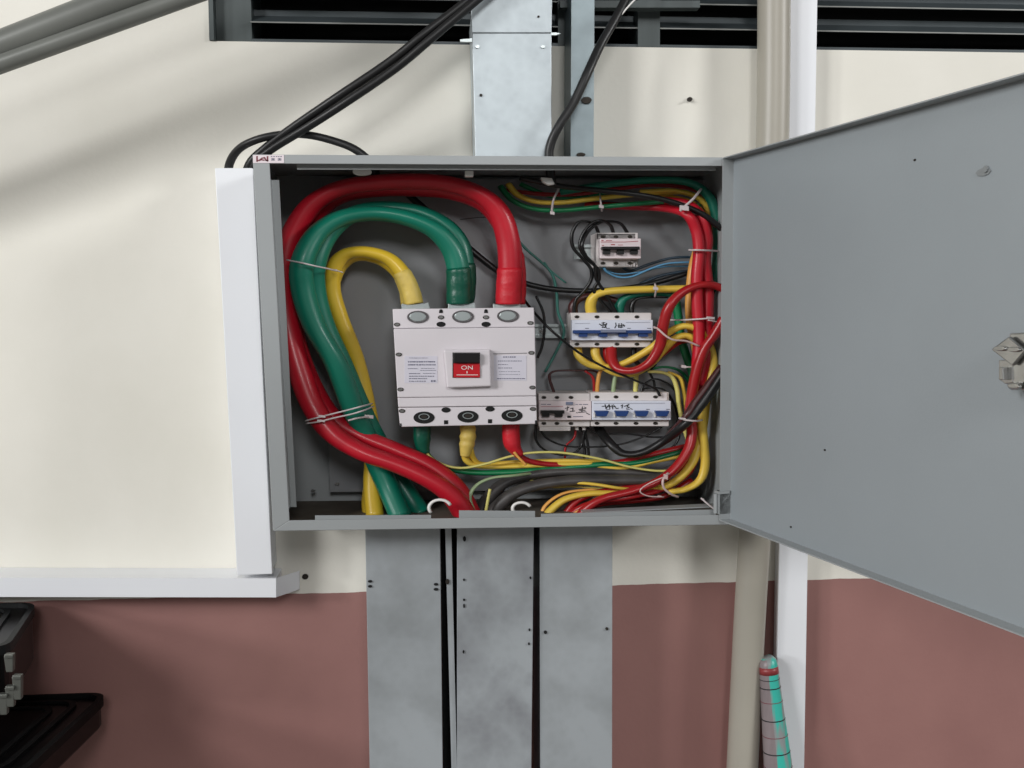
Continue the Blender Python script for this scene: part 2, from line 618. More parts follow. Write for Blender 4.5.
# maker's sticker on the flange
st = poly('sticker', [(253, 155), (284, 155), (284, 163), (253, 163)], YF - .0018, YF - .0013, 'sticker', cab)
g = G()
ya, yb_ = YF - .0021, YF - .0017
for seg in ([(257, 156.5), (257, 161.3)], [(259, 160.6), (262, 158.2), (264.5, 157.6), (266, 160.4)], [(264, 160.2), (261, 159.6)], [(267.5, 156.5), (267.5, 161)], [(257, 160.8), (260.5, 160)], [(266, 160.2), (268, 160.6)]):
    stroke(g, seg, 1.5, ya, yb_)
g.build('logo', 'logo', st)
g = G()
for x in (271.5, 274, 276.5, 278.7, 281):
    gpoly(g, R4(x - .7, 156.1, x + .7, 156.9), ya, yb_)
for x in (273, 279.5):
    gpoly(g, R4(x - 1.8, 158.2, x + 1.8, 158.7), ya, yb_)
    gpoly(g, R4(x - 1.8, 159.4, x + 1.8, 160.4), ya, yb_)
    gpoly(g, R4(x - .4, 158.2, x + .4, 160.2), ya, yb_)
g.build('lettering', 'print', st)
poly('flange_hole', ellipse(733, 160, 3.6, 1.1, 12), YF - .0016, YF - .001, 'rust', cab)

# ---------------------------------------------------------------- door
PHI = 1.3336
dd = Vector((math.cos(PHI), -math.sin(PHI), 0))        # along the door, away from the hinge
dn = Vector((-math.sin(PHI), -math.cos(PHI), 0))       # inside face normal
HP = P(732, 340, -0.203)
HP.z = 0
ZT, ZBm = 0.4690, 0.0035
DW = 0.585
door = thing('cabinet_door', '', 'door', HP)
del door['label'], door['category']
door.parent = cab
door.location = HP - ORG[cab.name]


def dpt(s, n, z):
    return HP + dd * s + dn * n + Vector((0, 0, z))


def dbox(g, s0, s1, n0, n1, z0, z1):
    return g.prism([dpt(s0, n0, z0), dpt(s1, n0, z0), dpt(s1, n0, z1), dpt(s0, n0, z1)], dn * (n1 - n0))


def PD(px, py, n=0.0):
    """(s, z) on the door's inside face for a pixel"""
    r = ray(px, py)
    t = ((HP + dn * n - CAM).dot(dn)) / r.dot(dn)
    q = CAM + r * t
    return (q - HP).dot(dd), q.z


RD = 0.0155
dbox(G(), 0, DW, -0.0016, 0, ZBm, ZT).build('door_panel', 'door', door)
dbox(G(), 0, DW, 0, RD, ZT - .0014, ZT).build('door_return', 'grey', door)
dbox(G(), 0, DW, 0, RD, ZBm, ZBm + .0014).build('door_return', 'grey', door)
dbox(G(), -0.0014, 0, -0.0016, RD, ZBm, ZT).build('door_return', 'grey', door)
dbox(G(), DW, DW + .0014, -0.0016, RD, ZBm, ZT).build('door_return', 'grey', door)
# weld dimple in the upper part of the door
s, z = PD(984, 172)
g = G()
g.prism([dpt(s + .009 * math.cos(a * .7854), 0.0002, z + .0036 * math.sin(a * .7854)) for a in range(8)], dn * .0008)
g.prism([dpt(s + .004 + .003 * math.cos(a * .7854), 0.0008, z + .002 + .003 * math.sin(a * .7854)) for a in range(8)], dn * .002)
g.build('weld_dimple', mat('dented_paint', rgb(132, 136, 137), 0.45), door)
# hinge at the lower corner
g = G()
hz0, hz1 = P(728, 513, -.2).z, P(728, 490, -.2).z
dbox(g, -0.006, 0.0, 0.0, 0.017, hz0, hz1)
dbox(g, -0.008, 0.003, 0.003, 0.019, hz1 - .0035, hz1)
hp = [dpt(-.004, .0195, hz0 + .001), dpt(-.004, .0195, hz1 - .004)]
g.tube(hp, [.0028] * 2, 10)
g.build('hinge', 'grey', door)
g = G()
hz0, hz1 = P(728, 190, -.2).z, P(728, 168, -.2).z
# latch near the free edge, inside face


def dquad(g, px, n0, n1):
    q = [PD(x, y, n1) for x, y in px]
    return g.prism([dpt(a, n0, b_) for a, b_ in q], dn * (n1 - n0))


lat = dquad(G(), [(1009, 333), (1060, 331), (1060, 392), (1009, 390)], 0.0005, 0.018).build('latch_case', 'bright_steel', door, bevel=.0015)
dquad(G(), [(991, 349.5), (1008.5, 336.5), (1025, 351), (1012, 366)], .019, .023).build('cam_plate', 'bright_steel', lat, bevel=.001)
g = G()
dquad(g, [(998.5, 360), (1013, 360), (1013, 383), (1005, 384), (999, 380)], .014, .0185)
dquad(g, [(998.5, 367), (1002.5, 367), (1003.5, 380), (998.5, 380)], .0185, .024)
dquad(g, [(1007, 383), (1019, 382), (1018, 390), (1008, 388.5)], .0185, .023)
g.build('cam_lever', 'bright_steel', lat, bevel=.0008)
for q in ((999, 348.5), (1013, 349.5), (1013, 386)):
    s1, z1 = PD(*q, .0255)
    g = G()
    g.prism([dpt(s1 + .007 * math.cos(a * .5236), .023, z1 + .0022 * math.sin(a * .5236)) for a in range(12)], dn * .0025)
    g.build('latch_screw', 'bright_steel', lat, bevel=.001)
# dust specks
for q in ((825, 450), (791, 527), (915, 160)):
    s1, z1 = PD(*q)
    G().prism([dpt(s1 + .0018 * math.cos(a * 1.047), 0, z1 + .0012 * math.sin(a * 1.047)) for a in range(6)], dn * .0006).build('paint_speck', 'rust', door)

# ================================================================== LARGE BREAKER
YM = -0.138
mc = thing('moulded_case_breaker', 'large white moulded-case circuit breaker with red ON handle', 'circuit breaker', P(467, 426, -0.09))
poly('body', [(394, 309.5), (533, 308), (537, 423.5), (400, 426.5)], YM + .012, YP, 'mccb', mc, bevel=.002)
poly('terminal_cover', [(392.5, 309), (534, 307.5), (535, 327), (393.5, 328.5)], YM + .003, YM + .02, 'mccb', mc, bevel=.0012)
poly('front_cover', [(393.5, 328.8), (535, 327.3), (536.3, 395.8), (397.5, 397.6)], YM, YM + .02, 'mccb', mc, bevel=.0012)
poly('middle_strip', [(397.6, 397.9), (536.3, 396.1), (536.6, 405.6), (398.2, 407.2)], YM + .0015, YM + .02, 'mccb', mc, bevel=.001)
tcv = poly('terminal_cover', [(398.2, 407.6), (536.6, 406), (537, 424), (400, 427)], YM + .004, YM + .02, 'mccb', mc, bevel=.0012)
YT = YM + .003


def screw(parent, x, y, rx, ry, yf, slot=True, m='bright_steel', name='screw'):
    g = ring(G(), x, y, rx, ry, rx * .72, ry * .72, yf - .0008, yf + .002)
    o = g.build(name, 'rust', parent)
    g = G()
    gpoly(g, ellipse(x, y, rx * .68, ry * .68, 12), yf - .0006, yf + .002)
    h = g.build('screw_head', m, o)
    return o


for x, y in ((418, 317), (463, 316.6), (508, 316)):
    ring(G(), x, y, 11, 6.3, 8.6, 4.9, YT - .001, YT + .004).build('terminal_well', mat('well_grey', rgb(84, 80, 82), .5), mc)
    b_ = poly('terminal_bolt', ellipse(x - .3, y - .2, 8.4, 4.8, 24), YT - .0016, YT + .004, 'steel', mc, bevel=.0008)
for x in (441, 486):
    screw(mc, x, 317.3, 3.2, 2, YT)
    poly('vent_hole', ellipse(x, 324.3, 4.6, 2.6), YT - .0006, YT + .001, 'hole', mc)
    poly('notch', [(x - 2, 313), (x - 1.6, 310), (x, 309), (x + 1.6, 310), (x + 2, 313)], YT - .0006, YT + .001, 'hole', mc)
for x, y, yy in ((397, 324.5, YT), (530.5, 323, YT), (398.8, 354.5, YM), (531.5, 352.8, YM), (400.5, 389.5, YM), (532.5, 387.5, YM), (402, 411, YM + .004), (533, 409, YM + .004)):
    screw(mc, x, y, 3.2, 1.9, yy)
for x, y in ((424, 417.6), (468, 416.6), (512, 415.6)):
    poly('terminal_well', ellipse(x, y, 10.6, 6, 24), YM + .0032, YM + .006, 'hole', mc)
    ring(G(), x, y - .8, 5.6, 3.2, 4.6, 2.5, YM + .0026, YM + .006).build('terminal_ring', 'steel', mc)
    poly('terminal_bolt', ellipse(x, y - .8, 3, 1.7), YM + .0026, YM + .006, 'rust', mc)
for x, y in ((446, 410), (490, 409)):
    poly('vent_hole', ellipse(x, y, 4.6, 2.6), YM + .0033, YM + .006, 'hole', mc)
    poly('notch', R4(x - 2, y + 10.3, x + 2, y + 14.2), YM + .0033, YM + .006, 'hole', mc)
poly('notch', R4(400, 423.5, 401.5, 427), YM + .0033, YM + .006, 'hole', mc)
poly('notch', R4(535, 420.5, 537.2, 424.4), YM + .0033, YM + .006, 'hole', mc)
# handle surround
esc = poly('handle_surround', [(443.5, 350), (490.5, 349.5), (491.5, 386.3), (447, 388)], YM - .011, YM, 'mccb', mc, bevel=.002)
poly('handle_slot', R4(452.5, 352.5, 480, 377.8), YM - .0116, YM - .0108, 'hole', esc)
# handle: black top face and sloping red face with lettering
hd = poly('handle', [(453.5, 353), (479.5, 353), (479.5, 363), (453.5, 363)], YM - .019, YM - .0112, 'handle', mc, bevel=.001)
rf = poly('handle_face', R4(453.5, 363.4, 479.8, 377.4), YM - .0135, YM - .0112, 'redhandle', hd)
yq = YM - .0141


def text(body, cx, cy, hpx, wpx, y, m, parent, name='lettering'):
    cu = bpy.data.curves.new('txt', 'FONT')
    cu.body = body
    cu.align_x = 'CENTER'
    cu.align_y = 'CENTER'
    cu.size = 1
    ob = bpy.data.objects.new('txt', cu)
    COL.objects.link(ob)
    dg = bpy.context.evaluated_depsgraph_get()
    me = bpy.data.meshes.new_from_object(ob.evaluated_get(dg))
    xs_ = [v.co.x for v in me.vertices]
    ys_ = [v.co.y for v in me.vertices]
    mx_, my_ = (min(xs_) + max(xs_)) / 2, (min(ys_) + max(ys_)) / 2
    kx, ky = wpx / (max(xs_) - min(xs_)), hpx / (max(ys_) - min(ys_))
    vs = [P(cx + (v.co.x - mx_) * kx, cy - (v.co.y - my_) * ky, y) for v in me.vertices]
    fs = [tuple(p.vertices) for p in me.polygons]
    bpy.data.objects.remove(ob)
    return link(name, vs, fs, m, parent)


text('ON', 467, 367.6, 4.0, 11.5, yq, 'white', ORG and rf)
text('I', 467, 372.3, 2.2, 0.9, yq, 'white', rf)
gpoly(G(), R4(456.5, 374.6, 478, 375.2), yq, yq + .0004).build('white_line', 'white', rf)


def label(parent, x0, y0, x1, y1, yf, rows):
    lb = poly('rating_label', R4(x0, y0, x1, y1), yf - .0005, yf + .0005, 'label', parent)
    g = G()
    rnd = random.Random(int(x0))
    for (yy, h, a, c) in rows:
        x = a
        while x < c:
            w = rnd.uniform(.8, 2.4)
            gpoly(g, R4(x, yy - h / 2, min(x + w, c), yy + h / 2), yf - .0008, yf - .0003)
            x += w + rnd.uniform(.25, .8)
    g.build('print', 'print', lb)
    return lb


label(mc, 404.5, 356, 437.5, 383, YM, [(358, .5, 409, 428), (361.8, 1.2, 408, 435), (364.8, 1.1, 408, 436), (368.6, .6, 408, 418), (368.4, .5, 421, 435), (370.4, .5, 420, 436), (373.6, .8, 409, 420), (373.4, .5, 423, 436), (376.2, .8, 409, 434), (378.6, .8, 409, 427), (381.2, .8, 409, 426), (381, 1.6, 431, 436)])
label(mc, 494, 355.5, 526.5, 380.5, YM, [(357, 1, 503, 516), (361, .7, 498, 522), (364.6, .6, 498, 508), (368, .7, 498, 512), (371.6, .4, 499, 520), (374.4, .4, 499, 520), (378.6, .8, 497, 525)])
gpoly(G(), [(493, 353.6), (527, 352.8), (527, 353.4), (493, 354.2)], YM - .0006, YM).build('label_rule', 'line', mc)
# terminal lugs sticking out at the top
for x in (415.5, 462, 507):
    poly('lug', [(x - 14, 310), (x - 14, 303.5), (x - 9, 304.5), (x + 9, 303.5), (x + 13, 302), (x + 14.5, 309)], -0.108, -0.10, 'steel', mc, bevel=.001)


# ================================================================== MINI BREAKERS
def mini(name, lab, top, mid, bot, ybase, face, screws_x, ytop, ybot, ymid):
    x0 = min(top[0], bot[0])
    t = thing(name, lab, 'circuit breaker', P((bot[0] + bot[2]) / 2, bot[3], -0.06), 'small rail-mounted breakers')
    poly('body', R4(top[0] - .2, top[1] - .3, bot[2], bot[3]), ymid + .012, YP - .002, 'mcb', t, bevel=.001)
    poly('terminal_block', R4(*top), ytop, ymid + .018, 'mcb', t, bevel=.001)
    poly('terminal_block', R4(*bot), ybot, ymid + .018, 'mcb', t, bevel=.001)
    poly('face', R4(*mid), ymid, ymid + .018, face, t, bevel=.0008)
    for x in screws_x:
        for r in (top, bot):
            screw(t, x, (r[1] + r[3]) / 2 + .2, 2.4, 1.5, ytop if r is top else ybot, m='rust', name='terminal_screw')
    return t


YS = -0.098
# three-pole, black toggles
b3 = mini('mini_breaker', 'small three-pole breaker with a joined black toggle, uppermost in the cabinet', (596, 233, 636, 240), (600, 238.5, 641, 258.5), (598.5, 259, 638, 267), 0, 'mcbpink', (603, 616, 630), YS + .012, YS + .012, YS)
poly('toggle_bar', R4(602, 246.5, 640, 249.5), YS - .012, YS, 'handle', b3, bevel=.001)
for a, c in ((603, 610.5), (617, 624), (630.5, 638)):
    poly('toggle', R4(a, 249, c, 254.2), YS - .006, YS, 'handle', b3)
g = stroke(G(), [(601, 242), (625, 242), (638, 241.2)], .7, YS - .0005, YS + .0002)
g.build('red_line', 'printred', b3)
g = G()
for a, c, yy, h in ((601.5, 603.5, 240.4, .9), (606, 612, 240.6, .6), (611, 615, 244.6, .9), (618, 623, 245, .5), (602, 604, 245.4, .6)):
    gpoly(g, R4(a, yy - h / 2, c, yy + h / 2), YS - .0005, YS + .0002)
g.build('print', 'printred', b3)

# four-pole with joined blue toggle and handwriting
b4 = mini('mini_breaker', 'four-pole breaker with a joined blue toggle and handwriting, middle of the cabinet', (571, 313, 651.5, 320.3), (572, 320, 653, 340.3), (570, 340.6, 651, 347.3), 0, 'mcbface', (577, 597, 617, 637), YS + .010, YS + .010, YS)
poly('toggle_bar', R4(573.5, 330.2, 652, 333.6), YS - .010, YS, 'bluehandle', b4, bevel=.0008)
poly('link_bar', R4(601, 329.6, 626, 332.4), YS - .0125, YS - .0095, 'greyhandle', b4)
for a, c in ((579, 587.5), (599, 607.5), (619, 628), (639, 648)):
    poly('toggle', R4(a, 333.4, c, 336.8), YS - .007, YS, 'bluehandle', b4)
g = G()
for x in (587, 608, 629, 649):
    gpoly(g, R4(x - 1.8, 328, x + 1.8, 328.7), YS - .0005, YS + .0002)
stroke(g, [(575, 323.6), (590, 323.2)], .3, YS - .0005, YS + .0002)
stroke(g, [(626, 322.6), (650, 322.2)], .35, YS - .0005, YS + .0002)
g.build('print', 'print', b4)
g = G()
for s_ in ([(599.5, 324), (601.5, 325.6)], [(601.8, 323), (605, 322.6)], [(603.4, 322.4), (602.8, 327)], [(601.4, 325), (606.6, 324.4)], [(606.6, 323.2), (604.8, 327.8)], [(602, 327.4), (606.4, 327.2)], [(604.4, 325), (605.8, 326.6)],
           [(615.6, 323), (616.2, 325.4), (614.8, 328)], [(618, 325.8), (624.6, 325.4)], [(619, 323.6), (618.6, 327.6)], [(621.4, 323.4), (621, 327.8)], [(618.6, 327.2), (623, 327)], [(622.8, 324.2), (624.4, 326.4)]):
    stroke(g, s_, .9, YS - .0006, YS + .0002)
g.build('handwriting', 'ink', b4)

# residual-current unit bottom left
YR = -0.096
br_ = mini('residual_current_breaker', 'residual-current breaker with black toggle and notched lower edge beside the large breaker', (538.5, 393.5, 590, 401), (539, 401, 591.5, 420), (538.5, 420, 590, 426.5), 0, 'mcbpink', (544, 557, 571), YR + .010, YR + .010, YR)
poly('lower_cover', R4(539.5, 420.5, 570.5, 431), YR + .012, YP - .01, 'mcb', br_, bevel=.0008)
poly('toggle_bar', R4(541, 410.6, 564.5, 413.6), YR - .010, YR, 'handle', br_)
for a, c in ((542, 549.5), (555, 562.5)):
    poly('toggle', R4(a, 413, c, 417), YR - .006, YR, 'handle', br_)
poly('test_button', R4(566, 402, 573, 404.8), YR - .003, YR, 'greyhandle', br_)
poly('indicator', R4(567.4, 415.8, 571, 417.8), YR - .001, YR, 'ink', br_)
for x in (577, 584):
    poly('terminal_pin', R4(x - 1.5, 426, x + 1.5, 430), YR + .02, YR + .03, 'mcb', br_)
g = stroke(G(), [(541, 406.6), (563, 406.4)], .5, YR - .0005, YR + .0002)
g.build('red_line', 'printred', br_)
g = G()
for a, c, yy in ((541, 546, 404.3), (547, 551, 404.4), (575.5, 578, 404.4), (579, 582, 404.4), (583, 588, 404.4), (573, 583, 416.6)):
    gpoly(g, R4(a, yy - .3, c, yy + .3), YR - .0005, YR + .0002)
g.build('print', 'print', br_)
g = G()
for s_ in ([(565.4, 408.4), (569, 407.4)], [(567.8, 406.6), (567, 410.6)], [(570.5, 408.4), (573, 408), (572.6, 411.4)], [(570, 411.4), (574.6, 411)], [(576.6, 412.6), (577.2, 413)],
           [(579, 409.4), (585.4, 408.6)], [(582.4, 406.8), (581.8, 412)], [(578.4, 412.4), (586.2, 411.8)], [(579.6, 410.6), (585, 410.4)], [(584.4, 407), (586, 408)], [(586.4, 413), (589.6, 414.6)]):
    stroke(g, s_, .85, YR - .0006, YR + .0002)
g.build('handwriting', 'ink', br_)

# four separate blue toggles bottom right
b5 = mini('mini_breaker', 'four-pole breaker with four separate blue toggles, lower right of the cabinet', (590.5, 392.5, 667.5, 401), (592, 401, 671, 420), (591, 420, 669, 426.3), 0, 'mcbface', (597, 616, 636, 655.5), YR + .010, YR + .010, YR)
for a in (595, 615, 635, 655.5):
    poly('toggle', [(a, 411), (a + 14, 411), (a + 13.4, 413.2), (a + 11.6, 416.4), (a + 2, 416.4), (a + .6, 413.2)], YR - .009, YR, 'bluehandle', b5, bevel=.0006)
    poly('toggle_guard', R4(a - 1.6, 412, a + .2, 417.4), YR - .002, YR, 'white', b5)
g = G()
stroke(g, [(594, 403.4), (665, 403.2)], .4, YR - .0005, YR + .0002)
for x in (608, 628, 648, 668):
    gpoly(g, R4(x - 1.8, 409, x + 1.8, 409.7), YR - .0005, YR + .0002)
g.build('print', 'print', b5)
g = G()
for s_ in ([(602, 406.4), (606, 406)], [(605, 404.6), (606, 408.6), (609, 404.6)], [(606.4, 407), (611.4, 406.4)], [(609.4, 404.8), (609.8, 409)], [(612, 405), (612.8, 409)], [(612, 407), (615.4, 406.4)], [(613.4, 404.8), (616.4, 408.6), (618.4, 408.2)],
           [(621, 406), (622.6, 404.8), (622, 408)], [(624.4, 406.4), (629, 404.4), (627, 406.4), (629.4, 407.4), (626.4, 408.2)], [(630.4, 408.4), (632.4, 409.4)]):
    stroke(g, s_, .85, YR - .0006, YR + .0002)
g.build('handwriting', 'ink', b5)

# ================================================================== CABLES
# thick colour-coded supply cables: pixel paths with depth


def heavy(colour, lab, pts, r, tape=None, tmat=None):
    ref = P(*fill_y(pts)[-1])
    t = thing('power_cable', lab, 'cable', ref, 'thick supply cables')
    pp = path(pts, 8)
    G().tube(pp, [r] * len(pp), 18, ZF).build('jacket', colour, t, smooth=True)
    if tape:
        k = int(tape * 8)
        tp = pp[:k]
        rr = [r * (1.09 + (0.02 if (i // 3) % 2 else 0)) for i in range(len(tp))]
        rr[-1] = r * 1.02
        sl = G().tube(tp, rr, 18, ZF).build('tape_sleeve', tmat, t, smooth=True)
    return t


heavy('red', 'thick red cable arching over the top from the right terminal, front one of the pair',
      [(508.5, 304, -.100), (509, 288), (510, 268), (508, 240, -.104), (499, 213), (480, 195), (450, 184.5, -.112), (415, 181.5), (375, 183), (340, 189, -.112), (312, 205), (294, 232, -.108), (285, 262), (284, 300, -.108), (290, 335), (300, 372, -.125), (313, 406), (332, 433), (362, 452, -.142), (398, 465), (430, 480, -.14), (452, 496), (464, 513, -.135), (467, 519, -.135)], .0163, 2.2, 'redtape')
heavy('red', 'thick red cable just behind and above the front red one at lower left',
      [(513, 304, -.086), (514, 280), (511, 250), (503, 225, -.084), (484, 204), (450, 192, -.086), (412, 189), (372, 190), (338, 197, -.085), (312, 218), (298, 250, -.08), (290, 300), (296, 345), (311, 385, -.095), (330, 415), (357, 434, -.108), (395, 450), (430, 466, -.11), (456, 488), (472, 517, -.115)], .0155, 2.0, 'redtape')
heavy('green', 'thick green cable looping round the left side, front one of the green pair',
      [(459, 304, -.098), (459, 288), (458, 268), (451, 248, -.10), (434, 230), (406, 218), (374, 213.5, -.108), (342, 218), (317, 234), (302.5, 262, -.142), (303, 290), (314, 325), (336, 364, -.13), (352, 406), (365, 435, -.105), (376, 460), (388, 487, -.115), (401, 517, -.13)], .0158, 2.2, 'greentape')
heavy('green', 'thick green cable nested inside the front green loop on its right',
      [(462, 304, -.085), (464, 286), (463.5, 264), (458, 242, -.082), (442, 224), (414, 211.5), (378, 208.5, -.084), (350, 216), (327, 236), (315, 264, -.112), (315, 292), (324, 325), (341, 362, -.095), (357, 400), (371, 430), (392, 468, -.08), (412, 500), (422, 514, -.10)], .0152, 2.2, 'greentape')
heavy('yellow', 'thick yellow cable hooking over from the left terminal, uppermost of the yellow pair',
      [(414, 304, -.098), (409.5, 288), (400, 270, -.095), (386, 257.5), (364, 252, -.09), (345, 255), (334, 268), (332, 290, -.082), (340, 318), (350, 343), (358, 367, -.075), (367, 406), (373, 445, -.08), (372, 485), (375, 517, -.12)], .0122, 2.1, 'yellowtape')
heavy('yellow', 'thick yellow cable tucked behind the yellow hook and along the green cables',
      [(409, 304, -.085), (407, 290), (398, 273, -.075), (380, 260), (356, 256.5, -.068), (338, 270), (330, 300, -.072), (337, 330), (348, 360), (360, 395, -.068), (368, 430), (372, 470), (369, 500), (370, 514, -.10)], .0105, 1.9, 'yellowtape')

# outgoing cables below the large breaker
heavy('greenw', 'green cable with dark taped end leaving the large breaker at its lower left',
      [(422, 425, -.098), (422, 437), (423, 448), (430, 459, -.09), (447, 468), (475, 472.5, -.085), (515, 472), (560, 468), (600, 464.5, -.085), (640, 462), (694, 448, -.085)], .0062)
k = G().tube(path([(422, 424, -.098), (422, 432), (422.5, 446), (425, 453)], 6), [.0118] * 10 + [.0112, .0105, .0100, .0096, .0092, .0088, .0084, .0080, .0075], 16, ZF).build('tape_sleeve', 'greentape', bpy.data.objects['power_cable.006'], smooth=True)
heavy('yelloww', 'yellow cable with crumpled taped end leaving the large breaker bottom centre',
      [(466, 425, -.098), (466, 440), (465, 452), (467, 461), (478, 466, -.085), (505, 466.5), (545, 465), (585, 464), (620, 468, -.085), (655, 461), (690, 454)], .0052)
G().tube(path([(467.5, 424, -.098), (468, 432), (467.5, 441), (466, 450), (465, 456)], 6), [.0098, .0102, .0105, .0110, .0112, .0108, .0102, .0106, .0112, .0116, .0113, .0106, .0102, .0106, .0110, .0106, .0098, .0092, .0088, .0084, .008, .0076, .0072, .0070, .0068], 16, ZF).build('tape_sleeve', 'yellowtape', bpy.data.objects['power_cable.007'], smooth=True)
wire('power_cable', [(470, 448, -.092), (473, 458), (482, 464, -.08), (510, 462.5), (545, 461), (590, 461, -.08), (630, 465), (660, 458)], .0048, 'yelloww', 'second yellow strand leaving the crumpled yellow tape towards the right', 'cable', 'thick supply cables')
heavy('redw', 'red cable with taped end leaving the large breaker at its lower right',
      [(511, 423, -.098), (511, 437), (514, 449), (524, 459, -.09), (545, 464), (585, 465, -.082), (620, 462), (650, 455), (688, 446)], .0060)
G().tube(path([(511, 423, -.098), (511, 435), (513, 446), (520, 456)], 6), [.0122] * 11 + [.012, .0115, .0108, .010, .0092, .0086, .008, .0072], 16, ZF).build('tape_sleeve', 'redtape', bpy.data.objects['power_cable.009'], smooth=True)

W = []


def w(lab, m, r, pts, name='wire', cat='wire', group='cabinet wiring', n=10):
    W.append(wire(name, pts, r, m, lab, cat, group, n=n))


# thick black cables on the floor of the cabinet
w('thick dusty black cable curving along the cabinet floor, lower of the two', 'blackdust', .0112, [(489, 517, -.11), (497, 507), (514, 493), (542, 484, -.11), (580, 480), (620, 480), (655, 479, -.10), (690, 470)], 'power_cable', 'cable', n=16)
w('thick dusty grey-black cable curving along the cabinet floor, upper of the two', 'blackdust', .0108, [(480, 513, -.09), (487, 500), (506, 482), (540, 473, -.085), (585, 471), (625, 472), (660, 473, -.08), (690, 466)], 'power_cable', 'cable', n=16)
w('black cable sweeping from the right side down under the lower breakers', 'black', .0074, [(724, 372, -.15), (712, 390), (698, 409), (684, 425, -.146), (664, 441, -.12), (641, 453), (622, 453), (609, 442, -.09), (600, 430, -.06), (597, 416, -.05)], 'power_cable', 'cable', n=14)
w('brown cable lying beside the sweeping black cable at the right', 'brown', .0058, [(722, 366, -.145), (706, 388), (694, 404), (685, 418, -.146), (668, 437, -.115)], 'power_cable', 'cable')
w('black cable slanting behind the red and green cables to the right bundle', 'black', .0062, [(392, 178, -.05), (412, 198), (440, 222), (478, 256), (505, 275), (535, 286, -.06), (570, 290.5), (610, 290), (650, 284, -.065), (698, 270)], 'power_cable', 'cable')
w('black cable in the upper bundle dropping to the right edge', 'black', .0055, [(520, 178, -.10), (560, 186), (600, 190.5), (640, 195, -.125), (672, 202), (700, 213), (722, 229)], 'power_cable', 'cable')
# upper bundle
w('yellow wire sagging along the top bundle above the uppermost breaker', 'yelloww', .0052, [(508, 184, -.07), (518, 195), (536, 201.5), (562, 202.5, -.09), (600, 198), (640, 194), (680, 192)])
w('green wire lowest in the top bundle', 'greenw', .0050, [(500, 186, -.07), (512, 200), (532, 208.5), (560, 210.5, -.085), (600, 207), (640, 203.5, -.095), (672, 202), (700, 206, -.095)])
w('dark red wire behind the yellow wire in the top bundle', 'redw', .0046, [(505, 190, -.06), (540, 194), (575, 194), (615, 189, -.075), (655, 185), (695, 190), (712, 205)])
w('short green wire just above the sagging yellow one in the top bundle', 'greenw', .0046, [(520, 184, -.06), (550, 196), (578, 197.5), (602, 193), (640, 185)])
w('thick green wire arching at the top right corner and dropping down', 'green', .0076, [(560, 192, -.08), (610, 184), (655, 180), (690, 183, -.105), (710, 198), (717, 222), (718, 250), (715, 280), (705, 300)])
w('yellow wire bending down at the top right corner', 'yelloww', .0052, [(640, 192, -.095), (675, 191), (700, 199), (711, 217), (709, 245)])
w('yellow wire just inside the bent one at the top right corner', 'yelloww', .0046, [(640, 195, -.085), (672, 197), (698, 206), (706, 225)])
# vertical red pair
w('red cable turning down from the top bundle, left of the vertical pair', 'red', .0082, [(585, 205, -.05), (630, 206.5, -.065), (662, 208, -.09), (686, 214, -.125), (696, 230), (699, 250), (697, 275), (697, 300), (699, 335), (697, 370)])
w('red cable turning down from the top bundle, right of the vertical pair', 'red', .0082, [(655, 200, -.09), (685, 203), (701, 216, -.118), (707, 238), (705, 260), (708, 290), (707.5, 320), (708, 350), (700, 385)])
# blue
w('light blue wire from under the uppermost breaker to the red pair', 'blue', .0021, [(603, 266, -.08), (607, 272), (618, 277), (632, 276.5), (650, 269), (668, 263.5), (694, 262)])
w('light blue thinner wire just below the first blue one', 'blue', .0017, [(594, 262, -.07), (602, 268), (618, 274), (640, 272), (662, 267), (694, 266)])
w('dark blue wire behind the light blue ones', 'bluedark', .0030, [(622, 266, -.06), (630, 271), (650, 264), (672, 258), (696, 257)])
w('dark grey wire below the blue ones by the red pair', 'bluedark', .0034, [(640, 284, -.06), (660, 276), (680, 272), (700, 270)])
# black loops of the uppermost breaker
w('thin black wire looping left of the uppermost breaker, outermost loop', 'blackw', .0027, [(599, 234, -.08), (595, 226), (587, 221.5, -.095), (578, 223), (572, 234), (573, 247), (582, 258), (591, 269, -.09), (591, 280), (584, 291), (576, 300), (574, 314, -.08)])
w('thin black wire looping over the uppermost breaker from its middle pole', 'blackw', .0027, [(613.5, 233, -.08), (610, 225), (601, 220.5, -.10), (591, 224), (583, 234), (580, 247), (587, 259), (597, 268, -.095), (599, 279), (594, 290), (600, 300), (612, 314, -.08)])
w('thin black wire looping over the uppermost breaker from its right pole', 'blackw', .0027, [(627.5, 233, -.08), (621, 224), (611, 221.5, -.09), (599, 223), (588, 232), (582, 245, -.105), (586, 256), (595, 266), (596, 278), (603, 290), (611, 303), (617, 314, -.08)])
